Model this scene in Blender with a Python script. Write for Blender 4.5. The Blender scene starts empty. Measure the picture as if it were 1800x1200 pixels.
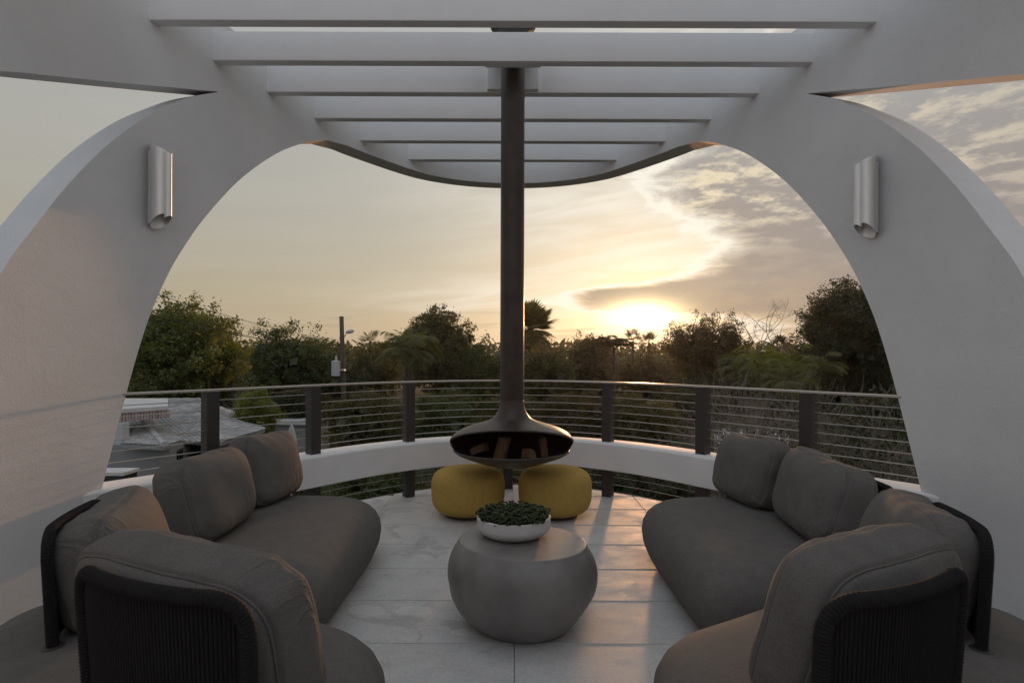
import bpy, bmesh, math, random
import numpy as np
from mathutils import Vector, Matrix

# ------------------------------------------------------------------ camera, sky, sun, exposure
S = bpy.context.scene
COL = S.collection
F, YH, XC, HE = 1000.0, 625.0, 901.0, 1.40       # focal length in px of an 1800 px wide frame, horizon row, axis column, eye height
cam = bpy.data.cameras.new('camera')
cam.sensor_width = 36.0
cam.lens = 36.0 * F / 1800.0
cam.shift_y = (YH - 600.0) / 1800.0
cam.clip_start = 0.05
cam.clip_end = 2000.0
camo = bpy.data.objects.new('camera', cam)
camo.location = (0, 0, HE)
camo.rotation_euler = (math.radians(90), math.radians(-0.18), 0)
COL.objects.link(camo)
S.camera = camo

SUN_AZ = math.atan2(1130 - XC, F)                # to the right of the view axis
SUN_EL = math.radians(4.1)
sunv = Vector((math.sin(SUN_AZ) * math.cos(SUN_EL), math.cos(SUN_AZ) * math.cos(SUN_EL), math.sin(SUN_EL)))
sl = bpy.data.lights.new('sun', 'SUN')
sl.energy = 2.4
sl.color = (1.0, 0.50, 0.22)
sl.angle = math.radians(2.4)
so = bpy.data.objects.new('sun', sl)
so.rotation_euler = (-sunv).to_track_quat('-Z', 'Y').to_euler()
COL.objects.link(so)

S.view_settings.view_transform = 'Standard'
S.view_settings.look = 'None'
S.view_settings.exposure = 0.0
S.view_settings.gamma = 1.0
S.view_settings.use_curve_mapping = False
S.render.engine = 'CYCLES'
S.cycles.use_denoising = True
S.cycles.max_bounces = 8
S.cycles.transparent_max_bounces = 8
S.cycles.caustics_reflective = False
S.cycles.caustics_refractive = False
S.cycles.sample_clamp_indirect = 6.0


class NT:
    """short hand for building node trees"""
    def __init__(self, tree):
        self.t = tree
        self.n = tree.nodes
        self.l = tree.links

    def node(self, typ, **kw):
        n = self.n.new(typ)
        for k, v in kw.items():
            setattr(n, k, v)
        return n

    def put(self, sock, v):
        if isinstance(v, bpy.types.NodeSocket):
            self.l.new(v, sock)
        elif isinstance(v, (tuple, list)) and len(v) == 3 and sock.type == 'RGBA':
            sock.default_value = (*v, 1)
        else:
            sock.default_value = v

    def math(self, op, a, b=0.0, c=None, clamp=False):
        n = self.node('ShaderNodeMath', operation=op, use_clamp=clamp)
        self.put(n.inputs[0], a)
        self.put(n.inputs[1], b)
        if c is not None:
            self.put(n.inputs[2], c)
        return n.outputs[0]

    def vmath(self, op, a, b=(0, 0, 0)):
        n = self.node('ShaderNodeVectorMath', operation=op)
        self.put(n.inputs[0], a)
        self.put(n.inputs[1], b)
        return n.outputs['Value'] if op in ('DOT_PRODUCT', 'LENGTH') else n.outputs[0]

    def mix(self, f, a, b, mode='MIX'):
        n = self.node('ShaderNodeMix', data_type='RGBA', blend_type=mode)
        self.put(n.inputs[0], f)
        self.put(n.inputs[6], a)
        self.put(n.inputs[7], b)
        return n.outputs[2]

    def noise(self, vec, scale, detail=4, rough=0.55, dist=0.0):
        n = self.node('ShaderNodeTexNoise')
        if vec is not None:
            self.put(n.inputs['Vector'], vec)
        n.inputs['Scale'].default_value = scale
        n.inputs['Detail'].default_value = detail
        n.inputs['Roughness'].default_value = rough
        n.inputs['Distortion'].default_value = dist
        return n.outputs['Fac']

    def smooth(self, v, a, b):
        n = self.node('ShaderNodeMapRange', interpolation_type='SMOOTHSTEP')
        self.put(n.inputs[0], v)
        n.inputs[1].default_value = a
        n.inputs[2].default_value = b
        return n.outputs[0]

    def comb(self, x, y, z):
        n = self.node('ShaderNodeCombineXYZ')
        self.put(n.inputs[0], x)
        self.put(n.inputs[1], y)
        self.put(n.inputs[2], z)
        return n.outputs[0]

    def sep(self, v):
        n = self.node('ShaderNodeSeparateXYZ')
        self.put(n.inputs[0], v)
        return n.outputs


world = bpy.data.worlds.new('World')
S.world = world
world.use_nodes = True
W = NT(world.node_tree)
W.n.clear()
wout = W.node('ShaderNodeOutputWorld')
wbg = W.node('ShaderNodeBackground')
sky = W.node('ShaderNodeTexSky', sky_type='NISHITA', sun_disc=False)
sky.sun_elevation = SUN_EL
sky.sun_rotation = SUN_AZ
sky.air_density = 1.0
sky.dust_density = 2.0
sky.ozone_density = 1.0
D = W.vmath('NORMALIZE', W.node('ShaderNodeTexCoord').outputs['Generated'])
dx, dy, dz = W.sep(D)
cs = W.vmath('DOT_PRODUCT', D, tuple(sunv))
ang = W.math('ARCCOSINE', W.math('MINIMUM', cs, 0.99999))         # angle from the sun, radians
dzp = W.math('ADD', W.math('MAXIMUM', dz, 0.0), 0.10)
cp = W.comb(W.math('DIVIDE', dx, dzp), W.math('DIVIDE', dy, dzp), 0.0)   # a flat cloud deck seen in perspective
# high thin veil over the whole sky, brighter where it scatters the low sun forward
def expo(k, v):
    return W.math('POWER', 2.71828, W.math('MULTIPLY', v, k))


def scaled(f, c):
    return W.vmath('MULTIPLY', W.comb(f, f, f), c)


ang2 = W.math('MULTIPLY', ang, ang)
glow1 = expo(-2.6, ang)
glow2 = expo(-8.0, ang)
dazv = W.math('SUBTRACT', W.math('ARCTAN2', dx, dy), SUN_AZ)
delv = W.math('SUBTRACT', dz, math.sin(SUN_EL))
glow3 = W.math('MULTIPLY', expo(-1.0, W.math('ADD', W.math('MULTIPLY', W.math('MULTIPLY', dazv, dazv), 330.0), W.math('MULTIPLY', W.math('MULTIPLY', delv, delv), 2300.0))), W.math('GREATER_THAN', cs, 0.5))
ramp = W.node('ShaderNodeValToRGB')
cr = ramp.color_ramp
cr.elements[0].position, cr.elements[0].color = 0.0, (0.45, 0.355, 0.235, 1)
cr.elements[1].position, cr.elements[1].color = 1.0, (0.54, 0.575, 0.63, 1)
for p_, c_ in ((0.10, (0.44, 0.375, 0.270)), (0.22, (0.43, 0.405, 0.345)), (0.40, (0.43, 0.43, 0.41)), (0.65, (0.49, 0.50, 0.51))):
    e_ = cr.elements.new(p_)
    e_.color = (*c_, 1)
W.l.new(W.math('MAXIMUM', dz, 0.0), ramp.inputs[0])
veil = W.mix(W.smooth(ang, 0.9, 2.0), ramp.outputs[0], (0.575, 0.62, 0.69))
nishita = W.vmath('MULTIPLY', sky.outputs[0], (0.10, 0.10, 0.10))
base = W.mix(0.86, nishita, veil)
wisp = W.noise(W.vmath('MULTIPLY', cp, (0.55, 1.5, 1.0)), 1.1, 6, 0.6, 0.6)
base = W.mix(W.math('MULTIPLY', W.smooth(wisp, 0.40, 0.75), 0.10), base, (0.60, 0.57, 0.50))
base = W.mix(1.0, base, scaled(glow1, (0.20, 0.20, 0.18)), 'ADD')
# cloud bank right of the sun: its ragged left margin is given as azimuth over elevation
az = W.math('ARCTAN2', dx, dy)
warpa = W.noise(W.comb(W.math('MULTIPLY', az, 9.0), W.math('MULTIPLY', dz, 30.0), 0.0), 1.0, 8, 0.66, 0.4)
warpb = W.noise(W.comb(W.math('MULTIPLY', az, 4.0), W.math('MULTIPLY', dz, 10.0), 5.0), 1.0, 3, 0.5, 0.0)
vv_ = W.math('ADD', dz, W.math('MULTIPLY', W.math('SUBTRACT', warpb, 0.5), 0.014))
fc = W.node('ShaderNodeFloatCurve')
cm = fc.mapping.curves[0]
pts_ = [(0.0, 0.44), (0.045, 0.42), (0.070, 0.34), (0.084, 0.11), (0.100, 0.09), (0.118, 0.17), (0.135, 0.29), (0.16, 0.345), (0.19, 0.345), (0.225, 0.31), (0.25, 0.255), (0.29, 0.245), (0.34, 0.29), (0.45, 0.42), (0.7, 0.6), (1.0, 0.7)]
cm.points[0].location = pts_[0]
cm.points[1].location = pts_[-1]
for q_ in pts_[1:-1]:
    cm.points.new(*q_)
fc.mapping.update()
W.l.new(W.math('MAXIMUM', vv_, 0.0), fc.inputs['Value'])
dist_ = W.math('ADD', W.math('SUBTRACT', az, fc.outputs[0]), W.math('MULTIPLY', W.math('SUBTRACT', warpa, 0.5), 0.20))
cn = W.noise(W.vmath('MULTIPLY', cp, (0.8, 1.25, 1.0)), 0.9, 8, 0.62, 0.25)
fade = W.smooth(W.math('ABSOLUTE', az), 2.6, 0.9)
bank = W.math('MULTIPLY', W.math('ADD', W.math('MULTIPLY', W.smooth(dist_, -0.02, 0.075), W.smooth(dz, 0.05, 0.10)), W.math('MULTIPLY', W.smooth(dist_, -0.10, 0.16), W.smooth(dz, 0.10, 0.05))), fade)
broken = W.math('MULTIPLY', W.smooth(cn, 0.62, 0.76), W.math('MULTIPLY', W.smooth(dz, 0.16, 0.30), 0.35))
texn = W.noise(W.comb(W.math('MULTIPLY', az, 14.0), W.math('MULTIPLY', dz, 44.0), 2.0), 1.0, 8, 0.66, 0.15)
upper_ = W.smooth(dz, 0.14, 0.27)
cbody = W.mix(W.smooth(dz, 0.03, 0.20), (0.40, 0.29, 0.205), (0.34, 0.295, 0.275))
cbody = W.mix(W.math('MULTIPLY', W.smooth(texn, 0.60, 0.40), 0.42), cbody, (0.245, 0.215, 0.205))
cbody = W.mix(W.smooth(dz, 0.18, 0.42), cbody, (0.37, 0.36, 0.355))
crev = W.math('MULTIPLY', W.math('MULTIPLY', W.smooth(texn, 0.45, 0.62), upper_), W.math('MULTIPLY_ADD', glow1, 1.5, 0.05), clamp=True)
cbody = W.mix(crev, cbody, (0.86, 0.74, 0.52))
near_ = W.math('MULTIPLY', expo(-2.6, ang), 2.0, clamp=True)
broad = W.math('MULTIPLY', W.math('MULTIPLY', W.smooth(dist_, -0.62, -0.04), 0.46), near_)
streak_ = W.noise(W.comb(W.math('MULTIPLY', az, 4.0), W.math('MULTIPLY', W.math('ADD', dz, W.math('MULTIPLY', az, -0.12)), 34.0), 3.0), 1.0, 5, 0.6, 0.5)
broad = W.math('MULTIPLY', broad, W.math('MULTIPLY_ADD', W.smooth(streak_, 0.35, 0.65), 0.8, 0.35))
rim_ = W.math('MULTIPLY', W.math('MULTIPLY', W.smooth(dist_, -0.06, -0.01), W.smooth(dist_, 0.05, 0.0)), W.math('MULTIPLY', near_, 0.75))
lining = W.math('MAXIMUM', broad, rim_)
base = W.mix(lining, base, (1.02, 0.98, 0.88))
base = W.mix(W.math('MULTIPLY', bank, 0.92), base, cbody)
base = W.mix(broken, base, W.mix(W.smooth(texn, 0.45, 0.65), (0.40, 0.385, 0.38), (0.56, 0.50, 0.40)))
# thin bars of cloud low beside the sun
bars = W.noise(W.comb(W.math('MULTIPLY', az, 5.0), W.math('MULTIPLY', dz, 75.0), 9.0), 1.0, 4, 0.5, 0.3)
bm0 = W.math('MULTIPLY', W.math('MULTIPLY', W.smooth(bars, 0.54, 0.66), W.smooth(dz, 0.10, 0.05)), 0.35)
base = W.mix(bm0, base, (0.40, 0.30, 0.18))
base = W.mix(1.0, base, scaled(glow2, (0.30, 0.215, 0.085)), 'ADD')
base = W.mix(1.0, base, scaled(glow3, (2.6, 2.0, 1.0)), 'ADD')
W.l.new(base, wbg.inputs['Color'])
wbg.inputs['Strength'].default_value = 1.0
W.l.new(wbg.outputs[0], wout.inputs['Surface'])


# ------------------------------------------------------------------ helpers
def at(x, y, Y):
    """photo pixel at distance Y -> world"""
    return Vector(((x - XC) / F * Y, Y, HE + (YH - y) / F * Y))


def material(name, color, rough=0.6, metal=0.0, var=0.0, vscale=8.0, bump=0.0, bscale=60.0, bdist=0.01, spec=0.5, stretch=None, island=0.0):
    m = bpy.data.materials.new(name)
    m.use_nodes = True
    t = NT(m.node_tree)
    p = t.n['Principled BSDF']
    p.inputs['Roughness'].default_value = rough
    p.inputs['Metallic'].default_value = metal
    p.inputs['Specular IOR Level'].default_value = spec
    co = t.node('ShaderNodeTexCoord').outputs['Object']
    if stretch:
        co = t.vmath('MULTIPLY', co, stretch)
    c = None
    if var > 0:
        f = t.smooth(t.noise(co, vscale, 5, 0.6), 0.25, 0.75)
        c = t.mix(f, tuple(v * (1 - var) for v in color), tuple(min(1, v * (1 + var)) for v in color))
        t.l.new(t.math('MULTIPLY_ADD', f, 0.14, max(0.02, rough - 0.07)), p.inputs['Roughness'])
    if island > 0:
        g = t.node('ShaderNodeNewGeometry').outputs['Random Per Island']
        src = c if c is not None else t.mix(0.0, color, color)
        k = t.math('MULTIPLY_ADD', g, 2 * island, 1 - island)
        c = t.mix(1.0, src, t.comb(k, k, k), 'MULTIPLY')
    if c is None:
        p.inputs['Base Color'].default_value = (*color, 1)
    else:
        t.l.new(c, p.inputs['Base Color'])
    if bump > 0:
        b = t.node('ShaderNodeBump')
        b.inputs['Strength'].default_value = bump
        b.inputs['Distance'].default_value = bdist
        t.l.new(t.noise(co, bscale, 5, 0.65), b.inputs['Height'])
        t.l.new(b.outputs[0], p.inputs['Normal'])
    return m


def leaf_material(name, color, trans=0.35, var=0.45):
    m = bpy.data.materials.new(name)
    m.use_nodes = True
    t = NT(m.node_tree)
    t.n.remove(t.n['Principled BSDF'])
    out = t.n['Material Output']
    g = t.node('ShaderNodeNewGeometry').outputs['Random Per Island']
    patch = t.noise(t.node('ShaderNodeTexCoord').outputs['Object'], 0.55, 3, 0.5)
    k = t.math('MULTIPLY', t.math('MULTIPLY_ADD', g, 2 * var, 1 - var), t.math('MULTIPLY_ADD', patch, 1.0, 0.5))
    c = t.mix(1.0, color, t.comb(k, k, k), 'MULTIPLY')
    d = t.node('ShaderNodeBsdfDiffuse')
    tr = t.node('ShaderNodeBsdfTranslucent')
    gl = t.node('ShaderNodeBsdfGlossy')
    gl.inputs['Roughness'].default_value = 0.45
    t.l.new(c, d.inputs['Color'])
    t.l.new(t.mix(1.0, c, (1.5, 1.35, 0.5), 'MULTIPLY'), tr.inputs['Color'])
    mx = t.node('ShaderNodeMixShader')
    mx.inputs[0].default_value = trans
    t.l.new(d.outputs[0], mx.inputs[1])
    t.l.new(tr.outputs[0], mx.inputs[2])
    m2 = t.node('ShaderNodeMixShader')
    m2.inputs[0].default_value = 0.04
    t.l.new(mx.outputs[0], m2.inputs[1])
    t.l.new(gl.outputs[0], m2.inputs[2])
    t.l.new(m2.outputs[0], out.inputs['Surface'])
    return m


def tag(o, label=None, cat=None, group=None, kind=None):
    if label:
        o['label'] = label
    if cat:
        o['category'] = cat
    if group:
        o['group'] = group
    if kind:
        o['kind'] = kind
    return o


def empty(name, loc=(0, 0, 0), rz=0.0):
    o = bpy.data.objects.new(name, None)
    o.location = loc
    o.rotation_euler = (0, 0, rz)
    o.empty_display_size = 0.1
    COL.objects.link(o)
    return o


def link(name, me, mat=None, parent=None, smooth=True):
    if smooth and len(me.polygons):
        me.polygons.foreach_set('use_smooth', [True] * len(me.polygons))
    if mat is not None:
        me.materials.append(mat)
    o = bpy.data.objects.new(name, me)
    COL.objects.link(o)
    if parent is not None:
        o.parent = parent
    return o


def mesh(name, verts, faces, mat=None, parent=None, smooth=True, loc=None):
    me = bpy.data.meshes.new(name)
    me.from_pydata([tuple(v) for v in verts], [], faces)
    me.update()
    o = link(name, me, mat, parent, smooth)
    if loc is not None:
        o.location = loc
    return o


def quads(name, V, mat, parent=None, smooth=False):
    """V: (n*4,3) array, one quad per four vertices"""
    V = np.asarray(V, dtype=np.float32)
    n = len(V) // 4
    me = bpy.data.meshes.new(name)
    me.vertices.add(n * 4)
    me.vertices.foreach_set('co', V.ravel())
    me.loops.add(n * 4)
    me.loops.foreach_set('vertex_index', np.arange(n * 4, dtype=np.int32))
    me.polygons.add(n)
    me.polygons.foreach_set('loop_start', np.arange(0, n * 4, 4, dtype=np.int32))
    me.update(calc_edges=True)
    return link(name, me, mat, parent, smooth)


class MB:
    """collects shapes for ONE mesh"""
    def __init__(self):
        self.v, self.f = [], []

    def add(self, vs, fs):
        o = len(self.v)
        self.v += [tuple(p) for p in vs]
        self.f += [tuple(i + o for i in q) for q in fs]
        return self

    def box(self, a, b, M=None, bev=0.0):
        (x0, y0, z0), (x1, y1, z1) = a, b
        if bev > 0:
            bm = bmesh.new()
            bmesh.ops.create_cube(bm, size=1.0)
            for q in bm.verts:
                q.co = Vector(((x0 + x1) / 2 + q.co.x * (x1 - x0), (y0 + y1) / 2 + q.co.y * (y1 - y0), (z0 + z1) / 2 + q.co.z * (z1 - z0)))
            bmesh.ops.bevel(bm, geom=list(bm.edges), offset=bev, segments=2, affect='EDGES', profile=0.5)
            bm.verts.index_update()
            vs = [q.co.copy() for q in bm.verts]
            fs = [[q.index for q in f.verts] for f in bm.faces]
            bm.free()
        else:
            vs = [Vector(p) for p in ((x0, y0, z0), (x1, y0, z0), (x1, y1, z0), (x0, y1, z0), (x0, y0, z1), (x1, y0, z1), (x1, y1, z1), (x0, y1, z1))]
            fs = [(0, 3, 2, 1), (4, 5, 6, 7), (0, 1, 5, 4), (1, 2, 6, 5), (2, 3, 7, 6), (3, 0, 4, 7)]
        if M is not None:
            vs = [M @ p for p in vs]
        return self.add(vs, fs)

    def tube(self, path, r, n=8, cap=True, closed=False):
        P = [Vector(p) for p in path]
        m = len(P)
        R = r if callable(r) else (lambda i: r[i] if isinstance(r, (list, tuple)) else r)
        up = None
        vs, fs = [], []
        for i in range(m):
            if closed:
                t = (P[(i + 1) % m] - P[i - 1]).normalized()
            else:
                t = (P[min(i + 1, m - 1)] - P[max(i - 1, 0)])
                t = t.normalized() if t.length > 1e-9 else Vector((0, 0, 1))
            if up is None:
                up = Vector((0, 0, 1)) if abs(t.z) < 0.9 else Vector((1, 0, 0))
            up = (up - t * up.dot(t)).normalized()
            b = t.cross(up)
            for k in range(n):
                a = 2 * math.pi * k / n
                vs.append(P[i] + (up * math.cos(a) + b * math.sin(a)) * R(i))
        for i in range(m if closed else m - 1):
            j = (i + 1) % m
            for k in range(n):
                k2 = (k + 1) % n
                fs.append((i * n + k, i * n + k2, j * n + k2, j * n + k))
        if cap and not closed:
            fs.append(tuple(range(n))[::-1])
            fs.append(tuple((m - 1) * n + k for k in range(n)))
        return self.add(vs, fs)

    def lathe(self, prof, n=48, c=(0, 0, 0), cap=True):
        vs, fs = [], []
        for (r, z) in prof:
            for k in range(n):
                a = 2 * math.pi * k / n
                vs.append((c[0] + r * math.cos(a), c[1] + r * math.sin(a), c[2] + z))
        for i in range(len(prof) - 1):
            for k in range(n):
                k2 = (k + 1) % n
                fs.append((i * n + k, i * n + k2, (i + 1) * n + k2, (i + 1) * n + k))
        if cap:
            fs.append(tuple(range(n))[::-1])
            fs.append(tuple((len(prof) - 1) * n + k for k in range(n)))
        return self.add(vs, fs)

    def build(self, name, mat, parent=None, smooth=False, loc=None):
        return mesh(name, self.v, self.f, mat, parent, smooth, loc)


def catmull(pts, sub=10, closed=False):
    P = [np.array(p, dtype=float) for p in pts]
    n = len(P)
    out = []
    rng_ = range(n) if closed else range(n - 1)
    for i in rng_:
        if closed:
            p0, p1, p2, p3 = P[i - 1], P[i], P[(i + 1) % n], P[(i + 2) % n]
        else:
            p0 = P[i - 1] if i > 0 else 2 * P[0] - P[1]
            p1, p2 = P[i], P[i + 1]
            p3 = P[i + 2] if i + 2 < n else 2 * P[-1] - P[-2]
        for k in range(sub):
            t = k / sub
            out.append(0.5 * ((2 * p1) + (-p0 + p2) * t + (2 * p0 - 5 * p1 + 4 * p2 - p3) * t * t + (-p0 + 3 * p1 - 3 * p2 + p3) * t ** 3))
    if not closed:
        out.append(P[-1])
    return np.array(out)


def smooth_by_angle(o, deg=35):
    me = o.data
    me.polygons.foreach_set('use_smooth', [True] * len(me.polygons))
    try:
        me.set_sharp_from_angle(angle=math.radians(deg))
    except Exception:
        pass


# ------------------------------------------------------------------ materials
M = {}
M['stucco'] = material('white_stucco', (0.77, 0.775, 0.78), 0.85, var=0.055, vscale=1.3, bump=0.55, bscale=120, bdist=0.006, spec=0.25)
M['paint'] = material('white_painted_metal', (0.78, 0.785, 0.79), 0.5, var=0.03, vscale=3.0, bump=0.05, bscale=30, spec=0.4)
M['parapet'] = material('white_parapet_paint', (0.82, 0.825, 0.83), 0.7, var=0.05, vscale=3.0, bump=0.3, bscale=90, bdist=0.004, spec=0.3)
M['bronze'] = material('dark_bronze_paint', (0.040, 0.034, 0.034), 0.5, var=0.15, vscale=20, bump=0.05, bscale=150)
M['steel'] = material('brushed_stainless', (0.52, 0.50, 0.46), 0.40, metal=1.0, var=0.06, vscale=25)
M['hearth'] = material('oxidised_hearth_steel', (0.058, 0.046, 0.040), 0.42, metal=0.35, var=0.30, vscale=7, bump=0.06, bscale=25, spec=0.5)
M['soot'] = material('sooty_inside', (0.024, 0.016, 0.012), 0.9, var=0.3, vscale=12)
M['alu'] = material('brushed_aluminium', (0.86, 0.86, 0.85), 0.5, metal=1.0, var=0.08, vscale=18, stretch=(1, 1, 0.06))
M['fabric'] = material('taupe_outdoor_fabric', (0.142, 0.135, 0.127), 0.95, var=0.10, vscale=14, bump=0.5, bscale=420, bdist=0.002, spec=0.12)
M['cushion'] = material('taupe_cushion_fabric', (0.142, 0.135, 0.127), 0.95, var=0.10, vscale=9, spec=0.12)
_t = NT(M['cushion'].node_tree)
_p = _t.n['Principled BSDF']
_co = _t.node('ShaderNodeTexCoord').outputs['Object']
_cr = _t.noise(_t.vmath('MULTIPLY', _co, (9.0, 2.0, 2.6)), 1.3, 3, 0.5, 1.4)
_rg = _t.math('SUBTRACT', 1.0, _t.math('ABSOLUTE', _t.math('MULTIPLY_ADD', _cr, 4.0, -2.0)), clamp=True)
_rg = _t.math('POWER', _rg, 2.5)
_hi = _t.math('MULTIPLY', _rg, _t.smooth(_t.noise(_co, 3.2, 2), 0.42, 0.66))
_b1 = _t.node('ShaderNodeBump')
_b1.inputs['Strength'].default_value = 0.6
_b1.inputs['Distance'].default_value = 0.011
_t.l.new(_hi, _b1.inputs['Height'])
_b2 = _t.node('ShaderNodeBump')
_b2.inputs['Strength'].default_value = 0.35
_b2.inputs['Distance'].default_value = 0.002
_t.l.new(_t.noise(_co, 420, 4, 0.6), _b2.inputs['Height'])
_t.l.new(_b1.outputs[0], _b2.inputs['Normal'])
_t.l.new(_b2.outputs[0], _p.inputs['Normal'])
for _k in ('cushion', 'fabric'):
    _t = NT(M[_k].node_tree)
    _p = _t.n['Principled BSDF']
    _src = _p.inputs['Base Color'].links[0].from_socket
    _co = _t.node('ShaderNodeTexCoord').outputs['Object']
    _g = _t.math('MULTIPLY_ADD', _t.noise(_co, 170, 3, 0.7), 0.9, 0.55)
    _t.l.new(_t.mix(1.0, _src, _t.comb(_g, _g, _g), 'MULTIPLY'), _p.inputs['Base Color'])
# hand trowelled undulation under the stucco grain
_t = NT(M['stucco'].node_tree)
_p = _t.n['Principled BSDF']
_old = _p.inputs['Normal'].links[0].from_node
_b1 = _t.node('ShaderNodeBump')
_b1.inputs['Strength'].default_value = 0.26
_b1.inputs['Distance'].default_value = 0.012
_t.l.new(_t.noise(_t.vmath('MULTIPLY', _t.node('ShaderNodeTexCoord').outputs['Object'], (1.0, 1.0, 1.6)), 6.5, 3, 0.5, 0.6), _b1.inputs['Height'])
_t.l.new(_b1.outputs[0], _old.inputs['Normal'])
M['rope'] = material('charcoal_rope', (0.020, 0.019, 0.020), 0.9, var=0.2, vscale=90, spec=0.15)
M['frame'] = material('charcoal_metal_frame', (0.03, 0.028, 0.028), 0.5)
M['mustard'] = material('mustard_knit_fabric', (0.50, 0.335, 0.095), 0.95, var=0.08, vscale=25, bump=0.45, bscale=500, bdist=0.002, spec=0.1)
M['table'] = material('grey_cast_concrete', (0.215, 0.203, 0.192), 0.42, var=0.28, vscale=3.5, bump=0.04, bscale=40, spec=0.5)
M['bowl'] = material('white_ceramic', (0.72, 0.72, 0.70), 0.55, var=0.03, vscale=14)
M['soil'] = material('dark_soil', (0.02, 0.015, 0.010), 0.95)
M['wood'] = material('split_firewood', (0.13, 0.078, 0.040), 0.85, var=0.45, vscale=14, bump=0.6, bscale=40, bdist=0.004, stretch=(1, 1, 0.15))
M['bark'] = material('tree_bark', (0.075, 0.058, 0.045), 0.95, var=0.35, vscale=6, bump=0.5, bscale=20, bdist=0.02)
M['twig'] = material('pale_twig_bark', (0.19, 0.155, 0.122), 0.9, var=0.3, vscale=5)
M['pole'] = material('weathered_pole_wood', (0.11, 0.085, 0.065), 0.9, var=0.3, vscale=9, stretch=(1, 1, 0.1))
M['grey_can'] = material('grey_enamel', (0.50, 0.50, 0.50), 0.5, var=0.06, vscale=6)
M['wire'] = material('black_wire', (0.02, 0.02, 0.02), 0.6)
M['roof'] = material('weathered_white_clay_tile', (0.40, 0.395, 0.39), 0.85, var=0.22, vscale=1.4, island=0.22)
M['hwall'] = material('grey_house_stucco', (0.27, 0.26, 0.25), 0.9, var=0.08, vscale=2, bump=0.2, bscale=40)
M['hwhite'] = material('white_house_trim', (0.58, 0.57, 0.55), 0.8, var=0.08, vscale=2)
M['flatroof'] = material('white_membrane_roof', (0.66, 0.67, 0.69), 0.8, var=0.10, vscale=0.8)
M['glass'] = material('dark_window_glass', (0.012, 0.014, 0.016), 0.08, spec=0.6)
M['wframe'] = material('dark_window_frame', (0.03, 0.03, 0.03), 0.5)
M['coral'] = material('coral_slat', (0.44, 0.35, 0.32), 0.8, var=0.2, vscale=4)
M['umbrella'] = material('white_umbrella_canvas', (0.55, 0.54, 0.52), 0.9)
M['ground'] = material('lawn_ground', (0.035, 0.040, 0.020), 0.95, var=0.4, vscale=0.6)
M['base'] = material('house_base_stucco', (0.45, 0.45, 0.44), 0.9)
M['dead'] = material('brown_dead_leaf', (0.10, 0.07, 0.04), 0.9, var=0.3, vscale=3)
L = {}
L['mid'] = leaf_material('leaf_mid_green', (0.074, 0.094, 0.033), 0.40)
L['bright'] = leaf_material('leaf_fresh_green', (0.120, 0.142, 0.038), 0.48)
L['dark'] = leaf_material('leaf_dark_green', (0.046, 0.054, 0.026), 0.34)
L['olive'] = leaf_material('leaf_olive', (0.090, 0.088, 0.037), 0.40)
L['brown'] = leaf_material('leaf_bronze_brown', (0.076, 0.062, 0.030), 0.42)
L['palm'] = leaf_material('palm_leaf', (0.110, 0.120, 0.045), 0.40)
L['yellow'] = leaf_material('palm_leaf_yellow_green', (0.165, 0.185, 0.040), 0.50)  # yellow-green leaf colour, paler than the plain palm leaf
L['succulent'] = leaf_material('succulent_leaf', (0.075, 0.105, 0.052), 0.10, 0.6)


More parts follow.
